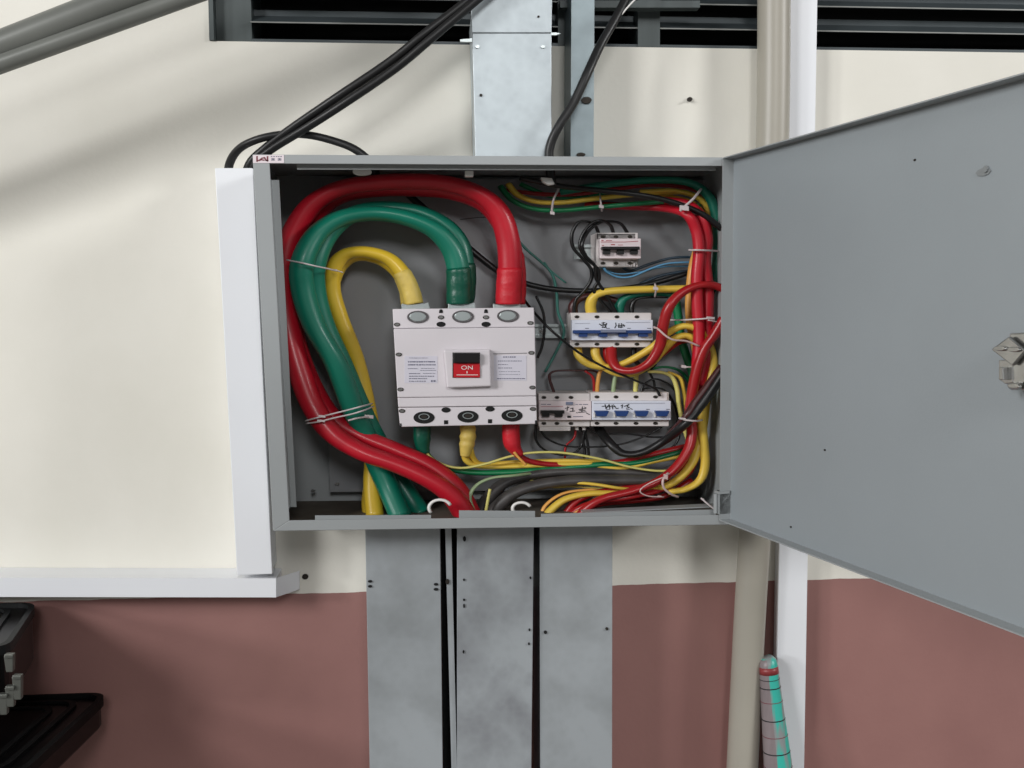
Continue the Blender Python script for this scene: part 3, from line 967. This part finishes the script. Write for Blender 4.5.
# around the middle breaker
w('yellow cable bent over the top of the middle breaker', 'yelloww', .0080, [(592, 316, -.075), (590.5, 305), (595, 296), (608, 291.5, -.085), (640, 289.5), (672, 289), (702, 288)], 'power_cable', 'cable')
w('green cable bent over the top of the middle breaker', 'green', .0074, [(619, 316, -.072), (619.5, 306), (625, 298), (640, 293.5), (662, 293), (682, 296)], 'power_cable', 'cable')
w('brown-red cable bent over the left end of the middle breaker', 'brown', .0070, [(574, 316, -.068), (573, 306), (579, 299), (592, 296), (606, 298), (620, 302)], 'power_cable', 'cable')
w('black wire hooking onto the right end of the middle breaker', 'blackw', .0034, [(632, 315, -.072), (632, 306), (636, 299.5), (648, 297), (668, 297)])
w('red cable making the wide loop to the right of the middle breaker', 'redw', .0078, [(726, 290, -.13), (712, 285), (696, 286), (680, 294), (669, 307, -.135), (663, 326), (660, 345), (650, 362), (634, 370.5, -.11), (619, 369), (612, 360), (611, 346, -.08)], 'power_cable', 'cable')
w('red cable dropping from the middle breaker beside the wide loop', 'redw', .0066, [(607, 346, -.072), (608, 357), (614, 366), (627, 372, -.085), (644, 368), (660, 355), (678, 342), (690, 340)], 'power_cable', 'cable')
w('yellow cable dropping from the left pole of the middle breaker', 'yelloww', .0066, [(577, 346, -.072), (579, 356), (588, 364), (603, 367), (622, 364, -.09), (640, 355), (655, 345), (668, 333), (684, 326, -.12), (700, 331), (709, 345), (713, 362), (710, 380), (704, 398), (702, 420), (704, 445), (705, 465), (700, 480), (686, 489, -.12), (668, 492)], 'power_cable', 'cable')
w('yellow cable dropping from the second pole of the middle breaker', 'yelloww', .0068, [(595, 346, -.075), (596, 356), (603, 366), (616, 373, -.085), (632, 374), (650, 364), (664, 349), (676, 338, -.11), (688, 336), (699, 344), (704, 360), (700, 385)], 'power_cable', 'cable')
w('grey wire dropping from the right pole of the middle breaker', 'black', .0040, [(634, 346, -.07), (634, 356), (638, 364), (648, 370)])
# right-hand bundle
w('orange-yellow wire alongside the vertical red pair', 'orange', .0054, [(699, 242, -.09), (692, 268, -.10), (689, 300), (690, 325), (695, 347), (697, 370), (694, 400)])
w('green wire slanting down behind the yellow arches', 'greenw', .0064, [(675, 296, -.07), (678, 315), (681, 338), (687, 358), (693, 376), (697, 400)])
w('red cable slanting across the right bundle down to the floor', 'redw', .0076, [(724, 318, -.14), (714, 335), (705, 348), (698, 366), (693, 388, -.125), (690, 412, -.122), (692, 432, -.125), (688, 450, -.13), (675, 468), (656, 482), (630, 491.5, -.136), (604, 498, -.136), (588, 507), (578, 518, -.13)], 'power_cable', 'cable')
w('red cable beside the slanting one low in the right bundle', 'redw', .0066, [(699, 372, -.11), (701, 398), (697, 420), (694, 440), (684, 462), (664, 479, -.105), (636, 487), (604, 491), (578, 500), (564, 516, -.11)], 'power_cable', 'cable')
w('red cable lowest along the cabinet floor', 'redw', .0058, [(692, 480, -.10), (664, 496), (630, 501), (600, 504), (580, 512), (572, 518, -.12)], 'power_cable', 'cable')
w('red cable filling the floor bundle between the yellow and the lowest red', 'redw', .0062, [(697, 455, -.10), (686, 474), (662, 489, -.12), (628, 497, -.13), (600, 501), (580, 508), (569, 517, -.115)], 'power_cable', 'cable')
w('thin orange wire alongside the floor bundle towards the left hole', 'orange', .0030, [(650, 489, -.09), (615, 489.5, -.10), (585, 490), (562, 494), (546, 505), (541, 516, -.11)])
w('yellow cable inside the corner bend at lower right', 'yelloww', .0066, [(706, 400, -.105), (703, 425), (698, 448), (690, 466), (674, 482, -.125), (652, 490, -.118), (620, 493, -.112), (590, 493.5), (566, 499), (551, 510), (546, 518, -.12)], 'power_cable', 'cable')
w('yellow wire trailing along the floor beneath the black cables', 'yelloww', .0034, [(645, 491, -.105), (618, 488, -.121), (596, 484.5, -.120), (572, 482.5, -.112), (548, 484, -.10)])
w('thin pale yellow wire lying under the black cables', 'paley', .0022, [(640, 490, -.112), (605, 488.5), (575, 486.5), (550, 487), (530, 480, -.085)])
w('orange wire trailing down to the cabinet floor between red cables', 'orange', .0036, [(640, 494, -.08), (620, 497, -.10), (595, 501, -.122), (580, 509), (571, 517)])
w('pale yellow wire crossing above the floor cables from the green tape', 'paley', .0026, [(423.5, 444, -.098), (428, 455, -.10), (443, 464.5), (462, 468), (485, 464, -.10), (510, 456.5), (535, 452.5), (565, 453), (600, 459, -.10), (630, 467), (660, 471), (684, 468)])
w('pale green wire curling up from the cabinet floor', 'palegreen', .0030, [(476, 516, -.13), (472, 507), (470, 496), (477, 485), (492, 478), (515, 475.5, -.11), (536, 473), (555, 470, -.06)])
w('short pale yellow wire standing at the cabinet floor', 'paley', .0022, [(484, 522, -.13), (487, 505), (490, 489)])
w('short orange stub over the red taped end', 'orange', .0022, [(514, 452, -.11), (519, 458), (526, 465)])
# wires into the lower breakers
w('thin pale yellow wire arching right of the lower breakers', 'paley', .0034, [(648, 371.5, -.085), (662, 372.5), (672, 377), (677, 389), (679, 405), (683, 424), (688, 440)])
w('thin yellow wire falling beside the pale arching one', 'yelloww', .0030, [(668, 372, -.08), (680, 378), (684, 392), (686, 408), (690, 425)])
w('olive wire rising above the lower right breaker', 'greenw', .0028, [(640, 373, -.065), (662, 367), (680, 371), (690, 384), (695, 398)])
w('orange wire entering the first pole of the lower right breaker', 'orange', .0030, [(597, 396, -.07), (597.5, 384), (600, 372), (606, 366)])
w('pale green wire entering the second pole of the lower right breaker', 'palegreen', .0032, [(613, 396, -.07), (614, 384), (617, 374), (626, 368)])
w('yellow wire entering the third pole of the lower right breaker', 'paley', .0036, [(635, 396, -.07), (636, 384), (637, 374), (646, 368)])
w('dark red wire bending over the residual-current breaker', 'brown', .0022, [(600, 376, -.062), (594, 371), (575, 370.5), (556, 371), (549.5, 375), (551, 384), (555, 395)])
w('red thin wire behind the orange one above the lower right breaker', 'redw', .0022, [(594, 396, -.065), (594, 384), (592, 376), (585, 371)])
w('thin black wire crossing from the large breaker to the lower right breaker', 'blackw', .0022, [(520, 294, -.07), (533, 311, -.10), (552, 331, -.115), (578, 352), (606, 368), (634, 380), (655, 389, -.09), (660, 396)])
w('thin black wire bowing beside the large breaker', 'blackw', .0021, [(536, 296, -.075), (543, 312), (544.5, 328), (542, 346), (537.5, 358)])
w('thin teal wire hanging right of the red cable', 'teal', .0022, [(516, 238, -.06), (527, 250), (541, 262), (552, 274), (556.5, 292), (558, 312), (564, 332), (556, 352), (545, 372)])
w('short teal wire spur beside the hanging one', 'teal', .0016, [(544, 262, -.06), (550, 270), (566, 283)])
for lab, pts in (('thin black wire knotted above the lower right breaker, nearest the cover', [(640, 396, -.075), (644, 385), (655, 379), (668, 384), (677, 394), (680, 410), (676, 424), (668, 430)]),
                 ('thin black wire rising from the lower right breaker behind the knot', [(655, 396, -.07), (654, 382), (650, 372), (656, 364)]),
                 ('thin black wire curving round the right end of the lower right breaker', [(636, 394, -.065), (648, 388), (664, 390), (674, 404), (679, 424), (678, 440), (668, 450), (654, 452)]),
                 ('thin black wire sagging longest below the residual-current breaker', [(539, 428, -.075), (548, 439), (566, 446), (594, 447), (622, 444), (645, 436), (662, 427)]),
                 ('thin black wire nearly level below the lower right breaker', [(587, 428, -.07), (600, 434), (626, 433.5), (650, 437), (672, 437)]),
                 ('thin black wire making the lowest curve below the residual-current breaker', [(536, 425, -.07), (536, 440), (545, 450), (562, 455), (576, 452), (583, 442), (586, 428)]),
                 ('thin black wire falling between the breakers towards the floor', [(585, 427, -.072), (583, 440), (585, 450), (584, 458)]),
                 ('thin black wire falling steeply beside its twin to the floor', [(580, 427, -.07), (587, 440), (589, 458)])):
    w(lab, 'blackw', .0020, pts, n=8)
w('thin red wire twisted below the residual-current breaker', 'redw', .0018, [(576, 428, -.068), (574, 438), (566, 446), (565, 458)], n=8)


# ================================================================== CABLE TIES
def tie(lab, pts, head, r=.0014, tail=None, m='tie'):
    ref = P(*fill_y(pts)[0])
    t = thing('cable_tie', lab, 'cable tie', ref, 'cable ties')
    pp = path(pts, 5)
    G().tube(pp, [r] * len(pp), 8, .9).build('strap', m, t, smooth=True)
    hx, hy, hy_, hw, hh = head
    poly('head', [(hx - hw, hy - hh), (hx + hw, hy - hh * .6), (hx + hw, hy + hh), (hx - hw, hy + hh * .6)], hy_, hy_ + .004, m, t, bevel=.0006)
    if tail:
        tp = path(tail, 4)
        G().tube(tp, [r * .8] * len(tp), 6, .9).build('tail', m, t, smooth=True)
    return t


tie('cable tie across the green and yellow loops at upper left', [(287, 260, -.145), (302, 263, -.162), (315, 266, -.158), (327, 268.5, -.138), (337, 271, -.108)], (334, 270, -.112, 3, 1.2), .0012, [(334, 269.5, -.112), (343, 272.5, -.11)])
tie('upper of two cable ties binding the lower left cables', [(305, 421, -.145), (318, 417.5, -.157), (330, 414.5, -.15), (350, 409.5, -.148), (363, 406, -.143), (372, 403.5, -.10)], (322, 416.5, -.158, 3.5, 1.4), .0012)
tie('lower of two cable ties binding the lower left cables', [(306, 423.5, -.145), (320, 421.5, -.157), (334, 418, -.152), (352, 414, -.148), (365, 410, -.142), (373, 406.5, -.10)], (321, 421, -.158, 4, 1.3), .0012)
tie('short cable tie with square head on the yellow cable at lower left', [(348, 420.5, -.142), (358, 418, -.14), (370, 416.5, -.125)], (369, 416.8, -.128, 4.5, 2), .0014)
tie('slanting cable tie at the left of the top bundle', [(561, 184, -.095), (557, 192, -.102), (553.5, 200, -.106), (552, 210, -.10), (552.5, 214, -.095)], (552.5, 213, -.104, 2.2, 2), .0016)
tie('upright cable tie in the middle of the top bundle', [(600, 194, -.085), (600.5, 200, -.10), (601.5, 207, -.10), (602, 211, -.09)], (601.5, 206.5, -.102, 2.4, 2), .0014)
tie('broad slanting cable tie at the right of the top bundle', [(701, 189, -.12), (694, 198, -.135), (686, 205.5, -.14), (680, 211, -.14)], (684.5, 208, -.143, 4.5, 3), .0019)
tie('cable tie round the vertical red pair near the top', [(689, 250, -.125), (696, 250, -.14), (708, 250.5, -.136), (718, 251, -.12)], (692, 250, -.14, 3, 1), .0014)
tie('cable tie on the yellow cable above the middle breaker', [(655, 284, -.095), (656, 289, -.104), (655, 297, -.09)], (656, 288.5, -.106, 2.4, 2), .0014)
tie('double cable tie across the red pair beside the yellow arches', [(668, 320, -.10), (682, 320, -.12), (700, 319, -.14), (714, 318, -.142)], (711, 318, -.145, 4, 1.6), .0013, [(708, 320, -.143), (718, 322, -.14)])
tie('long loose pinkish tie tail crossing from the middle breaker', [(654, 327, -.115), (658, 329, -.14), (666, 336, -.145), (674, 340, -.145), (686, 341, -.14), (699, 346, -.135)], (656, 328, -.141, 2, 1), .0015, None, 'tape_pink')
tie('cable tie round the green slanting wire', [(680, 366, -.08), (686, 367, -.10), (695, 367, -.10)], (684, 366.6, -.10, 2.4, 1.8), .0012)
tie('white cable tie round the black and brown cables at right', [(679, 418, -.15), (686, 420, -.158), (696, 421, -.157), (702, 420, -.14)], (683, 418.8, -.159, 3, 1.2), .0014)
tie('pinkish cable tie looped round the red cables at the lower right corner', [(668, 473, -.142), (663, 480, -.150), (664, 488, -.150), (671, 494, -.146), (678, 497, -.138)], (666, 477, -.152, 2, 3), .0018, None, 'tape_pink')
tie('thin loop of tie strap left of the lower right corner', [(664, 477, -.146), (648, 484, -.148), (640, 491, -.148), (648, 496, -.146), (664, 497, -.142)], (660, 496.6, -.138, 2, 1), .0010, None, 'tape_pink')
tie('stray pale tie tail lying at the lower right corner of the cabinet', [(701, 498, -.15), (709, 505, -.16), (718, 512, -.165)], (703, 499.5, -.153, 1.5, 1), .0013)

# ================================================================== AROUND THE CABINET
# galvanised cable duct above
du = thing('cable_duct', 'galvanised steel cable duct rising from the top of the cabinet', 'duct', P(512, 156, -.06))
topz = 0.90


def duct(t, tl, tr, br2, bl2, yf, m, lid=True, bolts=(), yb=-0.002):
    poly('duct_body', [lerp(tl, tr, .012), lerp(tl, tr, .988), lerp(bl2, br2, .988), lerp(bl2, br2, .012)], yf + .004, yb, m, t)
    poly('duct_lid', [tl, tr, br2, bl2], yf, yf + .004, m, t, bevel=.0008)
    for x, y, rx, ry, mm in bolts:
        poly('lid_screw', ellipse(x, y, rx, ry, 12), yf - .002, yf + .001, mm, t)


duct(du, (472, 33.2), (551.5, 33.2), (551.5, 158), (475.5, 158), -.11, 'galv_a',
     bolts=((477.5, 46.5, 2.2, 1.6, 'steel'), (543, 46.5, 2.2, 1.6, 'steel'), (481, 95, 1.6, 1.3, 'rust')))
poly('duct_lid_upper', [(471, 10), (480, 1), (490, -10), (490, -120), (554, -120), (551.5, 32.6), (472, 32.6)], -.11, -.106, 'galv_a', du, bevel=.0006)
poly('duct_body', [(491, -120), (553, -120), (550, 33), (473, 33), (472, 11), (491, -9)], -.106, -.002, 'galv_a', du)
poly('lid_tab', [(460, 39.5), (470, 38.5), (474, 38.5), (474, 42), (460, 41.5)], -.108, -.104, 'steel', du)
poly('lid_tab', [(551, 32.5), (556, 32.5), (561, 33.5), (556, 35), (551, 35.2)], -.108, -.104, 'steel', du)
poly('lid_screw', ellipse(538.5, 16.5, 1.2, 1.1, 8), -.1115, -.109, 'rust', du)

# steel channel beside it
ch = thing('steel_channel', 'upright steel channel between the galvanised duct and the cream wall', 'channel', P(582, 156, -.05))
poly('web', [(572, -100), (595, -100), (593.5, 170), (570.5, 170)], -.075, -.071, 'channel', ch)
poly('side_flange', [(572, -100), (574, -100), (572.5, 170), (570.5, 170)], -.071, -.002, 'channel', ch)
poly('side_flange', [(593, -100), (595, -100), (593.5, 170), (591.5, 170)], -.071, -.002, 'channel', ch)
poly('bolt', ellipse(586.5, 100, 5.2, 3.4, 14), -.079, -.075, 'rust', ch)
poly('bolt', ellipse(581, 154.5, 4.5, 2, 12), -.078, -.075, 'rust', ch)
poly('cross_bar', [(560, 0.5), (700, 0.5), (700, 7.5), (560, 7.5)], -.03, -.012, 'frame', ch)

# three galvanised ducts below
for lab, tl, tr, br2, bl2, mm, yf, bolts in (
        ('leftmost galvanised duct below the cabinet, with paired screw holes at both edges', (365, 515), (440, 515), (444, 900), (372, 900), 'galv_b', -.112,
         ((370, 581.5, 2.2, 1.2, 'hole'), (370, 586.5, 2.2, 1.2, 'hole'), (436, 584.5, 2.2, 1.2, 'hole'), (436, 589.5, 2.4, 1.3, 'hole'))),
        ('middle galvanised duct below the cabinet, with dark stains down its lid', (457, 515), (534, 515), (530, 900), (457, 900), 'galv_c', -.118,
         ((464.5, 539, 1.6, 2.6, 'hole'), (464, 580, 1, 1.2, 'hole'), (464, 600, 1, 1.2, 'hole'), (464, 606, .9, 2, 'hole'), (463.5, 652, .9, 1.6, 'hole'), (530.5, 578, .9, 1.3, 'hole'), (529.5, 630, .9, 1.3, 'hole'), (529, 644, .9, 1.3, 'hole'))),
        ('rightmost galvanised duct below the cabinet, with two plain screw holes', (539.5, 515), (612.5, 515), (612, 900), (540.5, 900), 'galv_b', -.108,
         ((545.5, 632.5, 1.7, 1.7, 'hole'), (607, 629, 1.5, 1.5, 'rust')))):
    t = thing('cable_duct', lab, 'duct', P((bl2[0] + br2[0]) / 2, 900, -.06), 'galvanised ducts below the cabinet')
    duct(t, tl, tr, br2, bl2, yf, mm, bolts=bolts)
sp = [(444.8, 515), (451, 515), (460, 900), (455, 900)]
t = thing('steel_strip', 'narrow loose steel strip in the gap between the left and middle ducts', 'strip', P(455, 900, -.09))
poly('strip_face', sp, -.114, -.111, 'galv_b', t)
poly('strip_flange', [(444.8, 515), (445.8, 515), (456, 900), (455, 900)], -.111, -.05, 'galv_b', t)
poly('gap_shade', [(441, 515), (458, 515), (458.5, 900), (445, 900)], -.05, -.047, 'hole', t)  # black sheet added as the shade deep in the gap
poly('strip_screw', ellipse(447.5, 582, 2, 2.6, 10), -.117, -.114, 'rust', t)

# beige pipe and white trunking on the right
bpipe = wire('drain_pipe', [(775, -140, -.036), (774, 0), (773, 120), (768, 300), (755, 530), (748, 650), (736, 900)], .0232, 'beige', 'round beige plastic pipe running up the wall behind the cabinet door', 'pipe', n=24, zf=1)
t = thing('cable_trunking', 'narrow upright white plastic trunking on the wall right of the beige pipe', 'trunking', P(790, 900, -.02))
poly('trunking_base', [(792, -140), (819, -140), (801, 900), (774, 900)], -.022, -.001, 'white_pvc', t)
poly('trunking_lid', [(791, -140), (820, -140), (802, 900), (773, 900)], -.030, -.0225, 'white_pvc', t, bevel=.001)

# white trunking on the left
t = thing('cable_trunking', 'upright white plastic trunking along the left side of the cabinet', 'trunking', P(255, 574, -.04))
YV = -.072
poly('trunking_base', [(218, 168.5), (250, 168.5), (270.5, 572), (240, 572)], YV + .012, -.001, 'white_pvc', t)
poly('trunking_lid', [(214.8, 168), (253, 168), (272.3, 574), (237, 575.5)], YV, YV + .0115, 'white_pvc', t, bevel=.001)
t = thing('cable_trunking', 'horizontal white plastic trunking on the paint line at the left', 'trunking', P(140, 597, -.03))
YH = -.062
def trunk_bar(g, y0, y1, x1, ta, tb):
    """bar following the trunking's run; ta, tb = offsets of lower and upper edge from the front's lower and upper edge (m)"""
    a0, a1 = P(-200, 596.6, YH), P(x1, 597.4, YH)
    c0, c1 = P(-200, 577.4, YH), P(x1, 578.4, YH)
    pts = [a0 + Vector((0, y0 - YH, ta[0] if ta[1] else 0)), a1 + Vector((0, y0 - YH, ta[0] if ta[1] else 0)), c1 + Vector((0, y0 - YH, tb[0])), c0 + Vector((0, y0 - YH, tb[0]))]
    if not ta[1]:
        pts[0], pts[1] = c0 + Vector((0, y0 - YH, ta[0])), c1 + Vector((0, y0 - YH, ta[0]))
    if tb[1]:
        pts[2], pts[3] = a1 + Vector((0, y0 - YH, tb[0])), a0 + Vector((0, y0 - YH, tb[0]))
    return g.prism(pts, Vector((0, y1 - y0, 0)))


trunk_bar(G(), YH + .004, -.001, 275.2, (.0012, True), (-.0012, False)).build('trunking_base', 'white_pvc', t)
g = G()
trunk_bar(g, YH, YH + .0035, 276, (0, True), (0, False))
trunk_bar(g, YH + .0035, -.012, 276, (-.0011, False), (0, False))
trunk_bar(g, YH + .0035, -.012, 276, (0, True), (.0011, True))
g.build('trunking_lid', 'white_pvc', t)
# bent end flap returning to the wall
A1, A2 = P(276, 578, YH), P(276, 597.3, YH)
B1, B2 = P(299, 571, -.012), P(299, 589.5, -.012)
G().prism([A1, A2, B2, B1], Vector((.0006, .0022, 0))).build('end_flap', 'white_pvc', t)

# black cables outside
OC = 'black cables outside the cabinet'
wire('black_cable', [(640, -330, -.02), (610, -190, -.03), (552, -80, -.09), (505, -33, -.125), (472, -3, -.13), (427, 32, -.135), (391, 61), (337, 97.5, -.12), (296, 125.5), (267, 147, -.075), (250, 164), (247, 185), (250, 240, -.045)], .0066, 'black', 'thick black cable slanting from the louvres to the trunking, upper of two', 'cable', OC, n=14, zf=.85)
wire('black_cable', [(660, -330, -.02), (626, -190, -.03), (562, -78, -.095), (512, -30, -.13), (478, -1, -.135), (433, 37, -.14), (396, 68), (342, 105, -.125), (302, 130.5), (272, 149, -.08), (255, 164), (252, 185), (256, 240, -.045)], .0062, 'black', 'thick black cable slanting from the louvres to the trunking, lower of two', 'cable', OC, n=14, zf=.85)
wire('black_cable', [(236, 240, -.045), (230, 185), (229, 166, -.05), (238, 150), (256, 140, -.08), (282, 134.5), (308, 135), (334, 141), (356, 150, -.10), (372, 165), (378, 185)], .0060, 'black', 'black cable arching from the left trunking into the cabinet top', 'cable', OC, n=14, zf=.85)
wire('black_cable', [(552, 185, -.13), (549, 158), (551, 143), (559, 126, -.135), (574, 102), (588, 72, -.13), (600, 46), (618, 14, -.10), (640, -30, -.07), (664, -90, -.03), (690, -170, -.02)], .0062, 'black', 'black cable bending up from the cabinet top in front of the steel channel', 'cable', OC, n=14, zf=.9)
wire('thin_wire', [(610.5, 33, -.11), (616, 22), (627, 8), (640, -6), (655, -25, -.09), (700, -80, -.05), (740, -140, -.02)], .0012, 'white', 'thin white wire hanging in front of the louvres by the black cable', 'wire', n=6, zf=1)

# diagonal grey pipes at upper left
for lab, a, c, r in (('grey diagonal steel pipe crossing the upper left corner, thicker upper one', (-60, 71.5), (200, -31), .0200), ('grey diagonal steel pipe crossing the upper left corner, thinner lower one', (-60, 86), (220, -14.5), .0110)):
    y = -.16 if r > .015 else -.178
    pp = [P(a[0] + (c[0] - a[0]) * k / 8, a[1] + (c[1] - a[1]) * k / 8, y) for k in range(9)]
    d_ = pp[-1] - pp[0]
    pp = [pp[0] - d_ * 2.0] + pp + [pp[-1] + d_ * 1.6]
    tag(G().tube(pp, [r] * len(pp), 24).build('steel_pipe', 'pipe', smooth=True), lab, 'pipe', 'diagonal pipes')

# rolled checked cloth behind the right trunking
pm = bpy.data.materials.new('checked_cloth')
pm.use_nodes = True
nt = pm.node_tree
b = nt.nodes['Principled BSDF']
b.inputs['Roughness'].default_value = 0.35
tc = nt.nodes.new('ShaderNodeTexCoord')
n = nt.nodes.new('ShaderNodeTexNoise')
n.inputs['Scale'].default_value = 30
mp = nt.nodes.new('ShaderNodeMapping')
mp.inputs['Scale'].default_value = (2.2, 2.2, .25)
nt.links.new(tc.outputs['Object'], mp.inputs[0])
nt.links.new(mp.outputs[0], n.inputs['Vector'])
r1 = nt.nodes.new('ShaderNodeValToRGB')
r1.color_ramp.elements[0].position, r1.color_ramp.elements[1].position = .44, .56
r1.color_ramp.elements[0].color, r1.color_ramp.elements[1].color = rgb(140, 146, 146), rgb(60, 182, 166)
nt.links.new(n.outputs[0], r1.inputs[0])
nt.links.new(r1.outputs[0], b.inputs['Base Color'])
M['cloth'] = pm
M['clothred'] = mat('red_band_cloth', rgb(158, 64, 66), .4, noise=.4, nscale=60)
rc = thing('rolled_cloth', 'rolled turquoise and grey checked cloth standing between beige pipe and white trunking', 'cloth', P(790, 900, -.06))
ax = [P(766.5, 657.5, -.052), P(767.3, 660, -.052), P(768, 665, -.053), P(770, 685, -.055), P(773, 715, -.058), P(777.5, 760, -.062), P(784, 860, -.068), P(790, 950, -.07)]
rad = [.0095, .0128, .0140, .0150, .0168, .0202, .0262, .030]
ro = G().tube(ax, rad, 20, 1).build('cloth_roll', 'cloth', rc, smooth=True)
ro.data.materials.append(mat('grey_cloth', rgb(150, 138, 140), .4, noise=.25, nscale=40, stretch=(2, 2, .3)))
ring_c = [a_ - ORG[rc.name] for a_ in ax]
for p_ in ro.data.polygons:
    c2 = min(ring_c, key=lambda q_: abs(q_.z - p_.center.z))
    if p_.center.x < c2.x - .005:
        p_.material_index = 1


def at_ax(py):
    for a_, c_, ra, rb in zip(ax, ax[1:], rad, rad[1:]):
        pass
    ys_ = [657.5, 660, 665, 685, 715, 760, 860, 950]
    for i in range(7):
        if ys_[i] <= py <= ys_[i + 1]:
            t_ = (py - ys_[i]) / (ys_[i + 1] - ys_[i])
            return ax[i].lerp(ax[i + 1], t_), rad[i] + (rad[i + 1] - rad[i]) * t_


def band(py0, py1, m, nm, e=.0004):
    (p0, r0), (p1, r1_) = at_ax(py0), at_ax(py1)
    G().tube([p0, p1], [r0 + e, r1_ + e], 20, 1).build(nm, m, rc, smooth=True)


band(666, 673, 'clothred', 'red_band')
for i, py in enumerate((678, 686, 700, 717.5, 734, 750, 765, 790, 815)):
    band(py, py + (1.0 if i % 2 else .6), 'ink' if i not in (2, 4, 6) else 'logo', 'check_line')

# ------------------------------------------------------------------ black trays stacked at lower left
TRG = 'black stacked trays at lower left'


def tray(lab, corners_px, zt_, th, rim, metal=True):
    """corners: pixel of back-right and front-right top corners at height zt_"""
    br_, fr_ = [Pz(x, y, zt_) for x, y in corners_px]
    dv = fr_ - br_
    wv = Vector((-0.42, 0, 0))
    quad = [br_, fr_, fr_ + wv, br_ + wv]
    ce = sum(quad, Vector()) / 4
    t = thing('black_tray', lab, 'tray', (ce.x, ce.y, zt_ - th), TRG)

    def rounded(k, rr=.03):
        q = [ce + (p - ce) * k for p in quad]
        out = []
        for i in range(4):
            p, a_, b2 = q[i], q[i - 1], q[(i + 1) % 4]
            u_, v_ = (a_ - p).normalized() * rr, (b2 - p).normalized() * rr
            for s in range(6):
                tt = s / 5
                out.append(p + u_ * (1 - tt) ** 2 + v_ * tt ** 2)
        return out
    dn_ = Vector((0, 0, -th))
    G().prism(rounded(.985), dn_ * 1.0).build('tray_body', 'black_plastic', t, bevel=.004)
    for kk, hh in ((1.0, .006), (.86, .004), (.74, .003)):
        a_ = [p + Vector((0, 0, hh)) for p in rounded(kk)]
        c2 = [p + Vector((0, 0, hh)) for p in rounded(kk - .035)]
        g = G()
        nn = len(a_)
        dwn = Vector((0, 0, -.012))
        g.v = a_ + c2 + [p + dwn for p in a_] + [p + dwn for p in c2]
        for i in range(nn):
            j = (i + 1) % nn
            g.f += [(i, j, nn + j, nn + i), (i, 2 * nn + i, 2 * nn + j, j), (nn + i, nn + j, 3 * nn + j, 3 * nn + i)]
        g.build('rim', rim, t)
    return t, fr_


M['trayrim'] = mat('tray_rim', rgb(20, 22, 23), .55, spec=.25)
M['trayrimlow'] = mat('tray_rim_low', rgb(9, 9, 10), .6, spec=.15)
zA = P(38, 606, -.03).z
t1, fr1 = tray('upper black tray with pale metal corner clips at the left edge below the trunking', [(38, 606), (8, 652)], zA, .07, 'trayrim')
for (px, py, hh) in ((8.5, 656, 17), (16.5, 677, 24), (9.5, 688, 20), (2.5, 696, 20)):
    q = fr1
    base = P(px, py, fr1.y - .004)
    g = G()
    g.prism([base + Vector((-.006, 0, 0)), base + Vector((.0055, 0, 0)), base + Vector((.004, 0, -.0012 * hh)), base + Vector((-.004, 0, -.0012 * hh))], Vector((0, .008, 0)))
    gpoly(g, R4(px - 4.5, py - 1.5, px + 4.5, py + 2.5), fr1.y - .008, fr1.y)
    g.build('corner_clip', mat('clip_metal', rgb(100, 102, 97), .4, .5), t1, bevel=.001)
zB = P(110, 695, -.035).z
t2, fr2 = tray('lower wider black tray with rounded corner at the bottom left of the view', [(110, 696), (20, 780)], zB, .036, 'trayrimlow')
